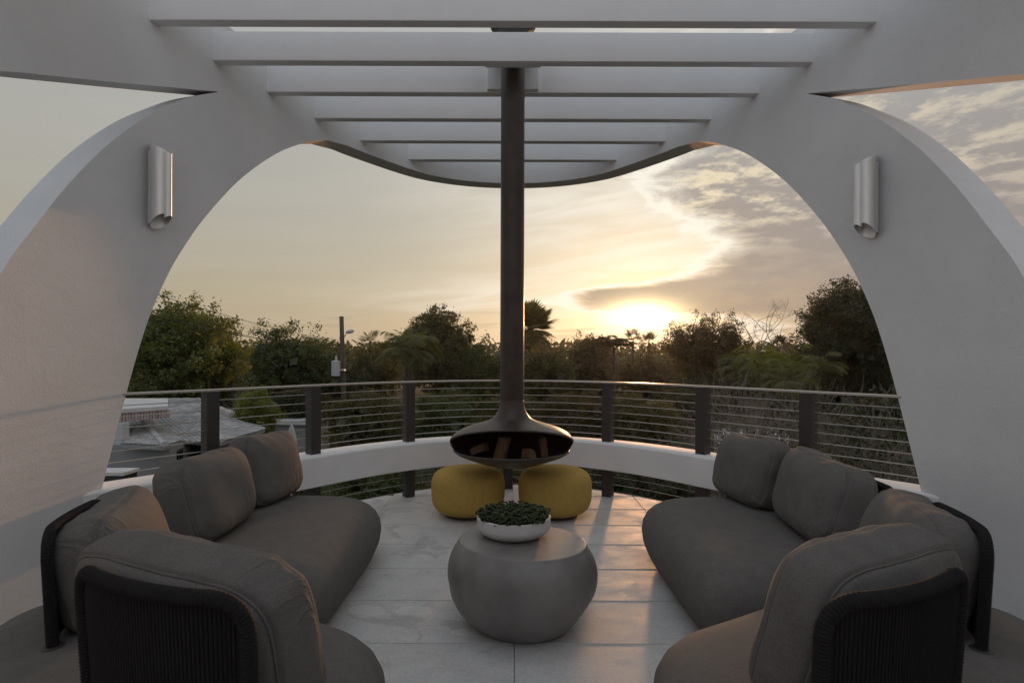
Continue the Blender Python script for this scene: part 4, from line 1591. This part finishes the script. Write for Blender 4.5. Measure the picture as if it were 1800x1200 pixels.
def wall_run(name, pts, drop, mat, th, z_bot=0.0, extra=0.0):
    m = MB()
    for (a, b_) in zip(pts[:-1], pts[1:]):
        a2, b2 = np.array(a[:2]), np.array(b_[:2])
        d = (b2 - a2) / np.linalg.norm(b2 - a2)
        nn = np.array([-d[1], d[0]]) * th
        za, zb_ = a[2] - drop, b_[2] - drop
        la, lb = (za - extra, zb_ - extra) if extra else (z_bot, z_bot)
        m.add([(*a2, la), (*b2, lb), (*(b2 + nn), lb), (*(a2 + nn), la), (*a2, za), (*b2, zb_), (*(b2 + nn), zb_), (*(a2 + nn), za)],
              [(0, 3, 2, 1), (4, 5, 6, 7), (0, 1, 5, 4), (1, 2, 6, 5), (2, 3, 7, 6), (3, 0, 4, 7)])
    return m.build(name, mat, house)


wall_run('gutter', [wA, wB, wC, eC, eR, eB], -.015, M['hwall'], .07, extra=.09)


def inset(p, dx, dy):
    return (p[0] + dx, p[1] + dy, p[2])


v0, v1, v2, v3, v4 = inset(wA, -1.0, .4), inset(wB, -.12, .4), inset(wC, -.1, .45), inset(eC, -.28, .4), inset(eR, -.5, .1)
wall_run('wall', [v0, v1, v2, v3, v4], .06, M['hwall'], .2)


def window_on(parent, A, B, t0, t1, zt, zb, frame='window'):
    A, B = np.array(A[:2]), np.array(B[:2])
    d = (B - A) / np.linalg.norm(B - A)
    nn = np.array([d[1], -d[0]])
    p, q = A + (B - A) * t0, A + (B - A) * t1
    m = MB()
    th = .05
    def bar(a, b, z0, z1, out):
        m.add([(*(a + nn * 0), z0), (*(b + nn * 0), z0), (*(b + nn * 0), z1), (*(a + nn * 0), z1), (*(a + nn * out), z0), (*(b + nn * out), z0), (*(b + nn * out), z1), (*(a + nn * out), z1)],
              [(0, 1, 2, 3), (4, 7, 6, 5), (0, 4, 5, 1), (1, 5, 6, 2), (2, 6, 7, 3), (3, 7, 4, 0)])
    bar(p, q, zt - .05, zt, th); bar(p, q, zb, zb + .05, th)
    bar(p, p + d * .05, zb + .05, zt - .05, th); bar(q - d * .05, q, zb + .05, zt - .05, th)
    mid = (p + q) / 2
    bar(mid - d * .02, mid + d * .02, zb + .05, zt - .05, th * .8)
    w = m.build(frame, M['wframe'], parent)
    g = [(*(p + nn * .012), zb), (*(q + nn * .012), zb), (*(q + nn * .012), zt), (*(p + nn * .012), zt)]
    mesh('pane', g, [(0, 1, 2, 3)], M['glass'], w, smooth=False)
    return w


ez = wB[2]
window_on(house, v1, v2, .18, .52, ez - .22, ez - 1.3)
window_on(house, v2, v3, .05, .55, ez - .16, ez - 1.2)
window_on(house, v3, v4, .25, .5, ez - .2, ez - 1.2)

porch = empty('flat_roof_porch', (-9.5, 12.5, GZ))
tag(porch, 'flat white porch roof with coral slatted fascia and grey column beside the left leg', 'porch')


def pp(x, y, Y):
    p = at(x, y, Y)
    return np.array((p.x + 9.5, p.y - 12.5, p.z - GZ))


fa, fb = pp(150, 733, 12.2), pp(296, 716, 13.6)
ba, bb = pp(140, 724, 16.0), pp(297, 711, 16.0)
zt_ = fa[2]
m = MB()
m.add([(fa[0], fa[1], zt_), (fb[0], fb[1], zt_), (bb[0], bb[1], zt_), (ba[0] - 1.5, ba[1], zt_), (fa[0], fa[1], zt_ + .09), (fb[0], fb[1], zt_ + .09), (bb[0], bb[1], zt_ + .09), (ba[0] - 1.5, ba[1], zt_ + .09)],
      [(0, 3, 2, 1), (4, 5, 6, 7), (0, 1, 5, 4), (1, 2, 6, 5), (2, 3, 7, 6), (3, 0, 4, 7)])
m.build('roof_slab', M['hwhite'], porch)
m = MB()
dv = (fb - fa)[:2]
for k in range(26):
    t = .02 + k / 26 * .97
    a = fa[:2] + dv * t + [0.02, .08]
    b_ = a + dv * (.97 / 26 * (.45 + .3 * ((k * 7) % 3) / 2))
    m.add([(*a, zt_ - .19), (*b_, zt_ - .19), (b_[0], b_[1] + .04, zt_ - .19), (a[0], a[1] + .04, zt_ - .19), (*a, zt_ - .004), (*b_, zt_ - .004), (b_[0], b_[1] + .04, zt_ - .004), (a[0], a[1] + .04, zt_ - .004)],
          [(0, 3, 2, 1), (4, 5, 6, 7), (0, 1, 5, 4), (1, 2, 6, 5), (2, 3, 7, 6), (3, 0, 4, 7)])
o = m.build('fascia_slats', M['coral'], porch)
o['kind'] = 'stuff'
m = MB()
m.add([(fa[0], fa[1] + .15, zt_ - .2), (fb[0], fb[1] + .15, zt_ - .2), (fb[0], fb[1] + .3, zt_ - .2), (fa[0], fa[1] + .3, zt_ - .2), (fa[0], fa[1] + .15, zt_ - .003), (fb[0], fb[1] + .15, zt_ - .003), (fb[0], fb[1] + .3, zt_ - .003), (fa[0], fa[1] + .3, zt_ - .003)],
      [(0, 3, 2, 1), (4, 5, 6, 7), (0, 1, 5, 4), (1, 2, 6, 5), (2, 3, 7, 6), (3, 0, 4, 7)])
m.build('back_board', M['hwhite'], porch)
ca = pp(214, 750, 12.75)
MB().box((ca[0] - .115, ca[1] - .115, 0), (ca[0] + .115, ca[1] + .115, zt_ - .21), bev=.01).build('column', M['grey_can'], porch)
cb = pp(150, 750, 12.6)
MB().box((cb[0] - .115, cb[1] + .2, 0), (cb[0] + .115, cb[1] + .43, zt_ - .21), bev=.01).build('column', M['grey_can'], porch)
planterbox = empty('dark_planter_wall', tuple(at(196, 828, 10.4)) [:2] + (GZ,))
tag(planterbox, 'dark boxy garden wall with white capping below the left leg', 'wall')
zc_ = at(196, 826, 10.4).z - GZ
MB().box((-.9, -.10, 0), (.30, .28, zc_ - .10)).build('wall_body', M['wframe'], planterbox)
MB().box((-.93, -.13, zc_ - .098), (.33, .31, zc_ - .04)).build('capping', M['hwhite'], planterbox)

shed = empty('small_grey_outbuilding', (-10.2, 24.5, GZ))
tag(shed, 'small grey flat roofed outbuilding behind the tiled house', 'building')
p0, p1 = at(487, 745, 24.5), at(542, 735, 24.5)
MB().box((p0.x + 10.2, -.2, 0), (p1.x + 10.2, 3.0, p0.z - GZ - .02)).build('wall', M['hwall'], shed)
MB().box((p0.x + 10.1, -.4, p0.z - GZ - .018), (p1.x + 10.3, 3.2, p0.z - GZ + .16)).build('roof', M['hwhite'], shed)

white = empty('white_flat_roof_building', (11.5, 20, GZ))
tag(white, 'low white building with pale flat roof behind the right railing shrubs', 'building')
ZR = -2.0
RC = [(-5.7, -4.2), (-1.64, -4.2), (.47, 5.8), (-2.3, 6.0)]


def prism(pts, z0, z1, mat, name, parent):
    n_ = len(pts)
    return mesh(name, [(x, y, z0) for x, y in pts] + [(x, y, z1) for x, y in pts], [tuple(range(n_))[::-1], tuple(range(n_, 2 * n_))] + [(i, (i + 1) % n_, n_ + (i + 1) % n_, n_ + i) for i in range(n_)], mat, parent, smooth=False)


prism([(x * .98 - .05, y * .98) for x, y in RC], 0, ZR - GZ - .12, M['hwhite'], 'wall', white)
prism(RC, ZR - GZ - .118, ZR - GZ, M['flatroof'], 'roof', white)
for a_, b_ in zip(RC, RC[1:] + RC[:1]):
    d_ = np.array(b_) - np.array(a_)
    d_ /= np.linalg.norm(d_)
    n_ = np.array([-d_[1], d_[0]]) * .16
    p_, q_ = np.array(a_) + d_ * .17, np.array(b_)
    prism([tuple(p_), tuple(q_), tuple(q_ + n_), tuple(p_ + n_)], ZR - GZ + .002, ZR - GZ + .12, M['hwhite'], 'roof_kerb', white)

um = empty('closed_umbrella', (at(514, 780, 20).x, 20, GZ))
tag(um, 'closed white patio umbrella in the garden beside the tiled house', 'umbrella')
zz = at(514, 747, 20).z - GZ
MB().tube([(0, 0, 0), (0, 0, zz)], .025, 8).build('pole', M['grey_can'], um)
fl = []
vsu, fsu = [], []
for j, (t, r) in enumerate(((0, .02), (.12, .07), (.45, .14), (.8, .17), (1, .19))):
    for k in range(24):
        a = 2 * math.pi * k / 24
        rr = r * (1 + .22 * math.cos(8 * a))
        vsu.append((rr * math.cos(a), rr * math.sin(a), zz - t * .95))
for j in range(4):
    for k in range(24):
        fsu.append((j * 24 + k, (j + 1) * 24 + k, (j + 1) * 24 + (k + 1) % 24, j * 24 + (k + 1) % 24))
mesh('canopy', vsu, fsu, M['umbrella'], um)

# ------------------------------------------------------------------ utility pole, wires
PY = 30.0
pt_, pb_ = at(601, 557, PY), at(609, 760, PY)
pole = empty('utility_pole', (pb_.x, PY, GZ))
tag(pole, 'wooden utility pole with grey transformer can and street lamp arm', 'utility pole')
lean = (pt_.x - pb_.x)
ph = pt_.z - GZ
MB().tube([(lean * t - lean * (GZ - pb_.z) * 0, 0, ph * t) for t in np.linspace(0, 1, 8)], [.145 - .03 * t for t in np.linspace(0, 1, 8)], 10).build('shaft', M['pole'], pole, smooth=True)
tc = at(591.5, 649, PY - .35)
can = MB().lathe([(.001, -.38), (.21, -.38), (.225, -.36), (.225, .34), (.24, .345), (.24, .38), (.10, .43), (.001, .44)], 24, (tc.x - pb_.x, -.35, tc.z - GZ), cap=False).build('transformer_can', M['grey_can'], pole, smooth=True)
smooth_by_angle(can, 35)
bx_ = tc.x - pb_.x
MB().lathe([(.05, .44), (.065, .5), (.04, .54), (.065, .58), (.045, .66), (.01, .67)], 12, (bx_ + .02, -.35, tc.z - GZ)).build('bushing', M['hwhite'], pole, smooth=True)
MB().box((bx_ + .18, -.40, tc.z - GZ - .1), (bx_ + .44, -.08, tc.z - GZ - .02)).build('bracket', M['grey_can'], pole)
la = at(616, 583.5, PY)
lx = la.x - pb_.x
MB().tube([(lean * .9, 0, la.z - GZ - .5), (lx * .5 + lean * .4, 0, la.z - GZ - .12), (lx - .18, 0, la.z - GZ)], .025, 6).build('lamp_arm', M['grey_can'], pole, smooth=True)
MB().lathe([(.001, -.22), (.06, -.21), (.10, -.1), (.105, .08), (.06, .2), (.001, .22)], 14, cap=False).build('lamp_head', M['grey_can'], pole, smooth=True, loc=(lx, 0, la.z - GZ)).rotation_euler = (0, math.radians(80), 0)


def wire(p, q, sag, r, label):
    p, q = Vector(p), Vector(q)
    path = [p.lerp(q, t) - Vector((0, 0, sag * 4 * t * (1 - t))) for t in np.linspace(0, 1, 24)]
    c = path[0]
    o = MB().tube([v - c for v in path], r, 5).build('overhead_wire', M['wire'], None, smooth=True, loc=c)
    tag(o, label, 'wire', 'overhead wires on the left')


wire(at(603, 613, PY), at(215, 541, 17), .25, .016, 'thick overhead wire crossing the left tree crowns to the pole')
wire(at(602, 600, PY), at(235, 506, 17), .20, .010, 'thin overhead wire against the sky above the left tree')
wire(at(605, 668, PY), at(455, 694, 22), .12, .014, 'low overhead wire running left from the pole to the garden')

# ------------------------------------------------------------------ trees, palms, shrubs
GT, GP, GH, GB = 'trees beyond the railing', 'palms beyond the railing', 'shrubs below the railing', 'bare shrubs on the right'
T = crown_px
T('broadleaf_tree', 'large leafy green tree left of the utility pole beside the left leg', 190, 440, 534, 735, 23, L['bright'], 101, GT, clumps=230, per=95, leaf=.20, clump_r=.52, amp=.34, depth=2.8, sprigs=36)
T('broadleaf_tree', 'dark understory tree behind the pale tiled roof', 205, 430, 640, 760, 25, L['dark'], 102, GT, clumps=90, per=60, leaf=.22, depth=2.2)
T('broadleaf_tree', 'round dark tree between the big left tree and the pole', 425, 592, 572, 735, 32, L['mid'], 103, GT, clumps=150, per=75, leaf=.22, clump_r=.6, depth=2.6, amp=.2)
T('broadleaf_tree', 'dim low tree at the foot of the utility pole', 505, 660, 640, 760, 34, L['dark'], 104, GT, clumps=90, per=60, leaf=.25, clump_r=.6, depth=2.4)
T('broadleaf_tree', 'feathery light crown just right of the utility pole', 612, 712, 600, 720, 38, L['olive'], 105, GT, clumps=80, per=60, leaf=.2, clump_r=.55, depth=2.2, inner=.2)
T('broadleaf_tree', 'tall rounded olive tree on the skyline left of the flue', 700, 836, 545, 690, 34, L['olive'], 106, GT, clumps=170, per=85, leaf=.22, clump_r=.5, amp=.3, depth=2.3, droop=.6, sprigs=30)
T('broadleaf_tree', 'brown tinged round tree behind the flue, left part', 790, 900, 596, 745, 33, L['mid'], 107, GT, clumps=120, per=70, leaf=.22, depth=2.1)
T('broadleaf_tree', 'dense tree just right of the flue under the fan palm', 905, 1015, 598, 745, 33, L['olive'], 108, GT, clumps=120, per=70, leaf=.22, depth=2.1)
T('broadleaf_tree', 'bushy brown-green tree right of the one under the fan palm', 985, 1085, 606, 745, 36, L['brown'], 109, GT, clumps=110, per=70, leaf=.22, depth=2.1)
T('broadleaf_tree', 'hazy low tree directly beneath the sun', 1070, 1200, 612, 745, 44, L['brown'], 110, GT, clumps=120, per=65, leaf=.24, depth=2.6)
T('broadleaf_tree', 'round airy tree at the right edge of the sun glow', 1166, 1314, 556, 675, 37, L['brown'], 111, GT, clumps=170, per=75, leaf=.19, clump_r=.5, amp=.22, depth=2.4, inner=.22, sprigs=40)
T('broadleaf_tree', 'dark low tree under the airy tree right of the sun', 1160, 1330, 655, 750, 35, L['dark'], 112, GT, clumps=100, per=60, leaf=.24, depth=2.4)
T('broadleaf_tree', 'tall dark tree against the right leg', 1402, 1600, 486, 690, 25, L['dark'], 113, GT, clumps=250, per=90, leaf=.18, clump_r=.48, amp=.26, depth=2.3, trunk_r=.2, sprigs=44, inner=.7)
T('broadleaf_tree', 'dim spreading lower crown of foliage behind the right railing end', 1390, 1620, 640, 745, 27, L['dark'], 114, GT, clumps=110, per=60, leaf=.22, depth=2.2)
T('broadleaf_tree', 'low green tree behind the feather palms on the right', 1300, 1420, 640, 735, 34, L['mid'], 115, GT, clumps=80, per=60, leaf=.22, depth=2.0)
T('broadleaf_tree', 'small far tree poking up left of the leaning palm frond', 1020, 1060, 585, 660, 40, L['brown'], 116, GT, clumps=40, per=50, leaf=.17, clump_r=.32, depth=.8, sprigs=10)
T('broadleaf_tree', 'slim dark tree beside the leaning palm frond', 1040, 1075, 588, 660, 42, L['brown'], 117, GT, clumps=36, per=50, leaf=.17, clump_r=.3, depth=.7, sprigs=8)
# shrubs below the top rail
T('garden_shrub', 'pale green shrub behind the railing post left of centre', 560, 730, 690, 800, 13.5, L['olive'], 131, GH, clumps=110, per=90, leaf=.085, clump_r=.24, depth=.9, trunk_r=.05)
T('garden_shrub', 'leafy shrub behind the cables left of the hearth', 715, 850, 684, 810, 15.5, L['mid'], 132, GH, clumps=110, per=90, leaf=.10, clump_r=.28, depth=1.0, trunk_r=.05)
T('garden_shrub', 'dark shrub directly behind the hearth', 830, 960, 690, 815, 17, L['olive'], 133, GH, clumps=110, per=90, leaf=.11, clump_r=.3, depth=1.1, trunk_r=.05)
T('garden_shrub', 'brownish shrub behind the cables right of the hearth', 940, 1080, 688, 810, 16, L['brown'], 134, GH, clumps=110, per=90, leaf=.11, clump_r=.3, depth=1.0, trunk_r=.05)
T('garden_shrub', 'dark green shrub behind the railing under the sun', 1065, 1200, 690, 800, 15, L['olive'], 135, GH, clumps=110, per=90, leaf=.10, clump_r=.28, depth=1.0, trunk_r=.05)
T('garden_shrub', 'shadowy shrub left of the white flat roof', 1170, 1290, 684, 760, 20, L['dark'], 136, GH, clumps=90, per=80, leaf=.12, clump_r=.3, depth=1.0, trunk_r=.05)
T('garden_shrub', 'dark shrub between the tiled house and the first railing posts', 455, 590, 690, 750, 26, L['dark'], 137, GH, clumps=100, per=70, leaf=.16, clump_r=.4, depth=1.4, trunk_r=.06)
T('garden_shrub', 'pale drooping conifer-like shrub beside the tiled roof', 412, 492, 686, 775, 18.5, L['yellow'], 138, GH, clumps=70, per=110, leaf=.15, clump_r=.24, depth=.7, trunk_r=.05, droop=1.6, aspect=.16)
T('garden_shrub', 'low hedge shrub seen through the gap under the left parapet', 560, 760, 812, 925, 9.6, L['mid'], 139, GH, clumps=90, per=90, leaf=.07, clump_r=.2, depth=.7, trunk_r=.04)
T('garden_shrub', 'low hedge shrub seen through the gap under the parapet centre', 740, 1000, 805, 925, 10.2, L['olive'], 140, GH, clumps=110, per=90, leaf=.07, clump_r=.2, depth=.7, trunk_r=.04)
T('garden_shrub', 'low hedge shrub seen through the gap under the right parapet', 980, 1250, 805, 925, 9.8, L['dark'], 141, GH, clumps=110, per=90, leaf=.07, clump_r=.2, depth=.7, trunk_r=.04)
T('garden_shrub', 'dense dark shrub behind the last cables by the right leg', 1480, 1640, 690, 800, 19, L['dark'], 142, GH, clumps=90, per=80, leaf=.12, clump_r=.3, depth=1.0, trunk_r=.05)

p = at(929, 570, 40)
fan_palm('fan palm with round spiky crown standing behind the flue', p.x, 40, GZ, p.z - .2, 50, .95, 1.25, L['palm'], 201, GP, nseg=28, pitch=(-1.0, 1.4))
p = at(728, 622, 25)
feather_palm('arching strap leaved palm left of the tall rounded olive tree', p.x, 25, GZ, p.z, 24, 1.6, L['palm'], 202, GP, pitch=(.1, 1.4), droop=1.9, nleaf=18, leaflen=.75, width=.03)
p = at(712, 606, 27)
feather_palm('yellow-green palm tuft in front of the tall rounded olive tree', p.x, 27, GZ, p.z, 14, 1.1, L['yellow'], 203, GP, pitch=(.6, 1.5), droop=1.2, nleaf=18, leaflen=.4)
p = at(1080, 606, 33)
feather_palm('leaning feather palm with one raised frond left of the sun', p.x, 33, GZ, p.z - .1, 13, 1.55, L['brown'], 204, GP, pitch=(.35, 1.35), droop=1.5, nleaf=30, leaflen=.45, width=.03)
V = []
p = at(560, 596, 44)
for k, (px, py, lab) in enumerate(((566, 604, 'tiny palm silhouette rising behind the round dark tree'), (545, 600, 'small palm top at the left of the pole skyline'))):
    p = at(px, py, 45)
    feather_palm(lab, p.x, 45, GZ, p.z - .2, 12, 1.1, L['palm'], 210 + k, GP, pitch=(.2, 1.3), nleaf=16, leaflen=.35)
for k, (px, py, Y, lab) in enumerate(((650, 596, 60, 'far palm top on the skyline right of the pole'), (1112, 594, 62, 'far round palm top left edge of the sun glow'), (1140, 597, 70, 'far palm top right under the sun'), (1365, 604, 50, 'far palm top in front of the bare tree'))):
    p = at(px, py, Y)
    fan_palm(lab, p.x, Y, GZ, p.z - .3, 18, .8, .75, L['brown'] if k else L['palm'], 220 + k, GP, nseg=12)
for k, (px, py, Y, mat, lab) in enumerate(((1345, 632, 24, 'yellow', 'bright feather palm lowest left of the tall dark tree'), (1392, 640, 22, 'yellow', 'bright arching feather palm in front of the tall dark tree'), (1440, 648, 21, 'palm', 'feather palm closest to the tall dark tree trunk'), (1318, 652, 23, 'palm', 'drooping dark feather palm under the bare tree'), (1372, 668, 19, 'palm', 'low feather palm just above the right top rail'))):
    p = at(px, py, Y)
    feather_palm(lab, p.x, Y, GZ, p.z, 15, 1.25, L[mat], 230 + k, GP, pitch=(.15, 1.45), droop=1.8, nleaf=24, leaflen=.42, width=.016, trunk_r=.06)

p = at(1358, 640, 44)
bare_branches('bare_tree', 'leafless umbrella shaped tree on the skyline right of the sun', p.x, 44, GZ, 10.8, .10, 301, GT, M['bark'], levels=6, r0=.16, kids=3, flat=.35, jit=.62)
p = at(578, 610, 40)
bare_branches('dead_tree', 'short dead branching stump on the skyline left of the pole', p.x, 40, GZ, p.z - GZ + 1.2, .05, 302, GT, M['twig'], levels=1, r0=.14, kids=4, jit=.4)
for k, (px, py, Y, h_, lab) in enumerate(((1310, 800, 13.5, 3.3, 'thin bare shrub behind the post above the right far cushion'), (1385, 820, 12.5, 3.3, 'tangled bare shrub left of the last right railing post'), (1450, 830, 12.0, 3.2, 'pale bare shrub just right of the last right railing post'), (1520, 840, 11.5, 3.1, 'thick bare shrub filling the cables beside the right leg'), (1590, 850, 11.0, 3.2, 'bare shrub half hidden by the right leg'), (1260, 810, 15.5, 3.4, 'sparse bare shrub between the two right railing posts'))):
    p = at(px, py, Y)
    bare_branches('bare_shrub', lab, p.x, Y, GZ, h_ + 2.0, .36, 310 + k, GB, M['twig'], levels=5, r0=.06, kids=3, stems=5, cat='shrub', leafmat=L['dark'] if k == 4 else None, jit=.55)

# far wood: one green mass on the horizon
rng = np.random.default_rng(77)
C = []
for k in range(520):
    x, Y = rng.uniform(-70, 75), rng.uniform(58, 120)
    top_ = HE + rng.uniform(.006, .026) * Y
    n_ = 70
    q = rng.normal(size=(n_, 3)) * [1.5, 1.5, 1.0]
    z = GZ + (top_ - GZ) * rng.uniform(.25, 1.0, n_)
    C.append(np.stack([x + q[:, 0], Y + q[:, 1], np.minimum(z + q[:, 2] * .3, top_ + .3)], 1))
C = np.concatenate(C)
tag(quads('far_wood', leaf_quads(C, .75, rng, .7), L['olive']), 'far band of trees along the horizon', 'wood', None, 'stuff')
# ground cover under the trees
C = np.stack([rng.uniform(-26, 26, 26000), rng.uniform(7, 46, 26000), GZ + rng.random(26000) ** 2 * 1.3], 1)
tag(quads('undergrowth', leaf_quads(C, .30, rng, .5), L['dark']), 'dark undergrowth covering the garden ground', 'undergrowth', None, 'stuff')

# humid evening air
hz = MB().box((-140, -6, GZ - 1.0), (140, 160, 7.5)).build('haze', None)
tag(hz, 'thin warm evening haze over the gardens', 'haze', None, 'stuff')
hm = bpy.data.materials.new('evening_haze')
hm.use_nodes = True
ht = NT(hm.node_tree)
ht.n.remove(ht.n['Principled BSDF'])
pv = ht.node('ShaderNodeVolumePrincipled')
pv.inputs['Color'].default_value = (0.95, 0.93, 0.90, 1)
pv.inputs['Density'].default_value = 0.00024
pv.inputs['Anisotropy'].default_value = 0.72
ht.l.new(pv.outputs[0], ht.n['Material Output'].inputs['Volume'])
hz.data.materials.append(hm)
hz.display_type = 'WIRE'
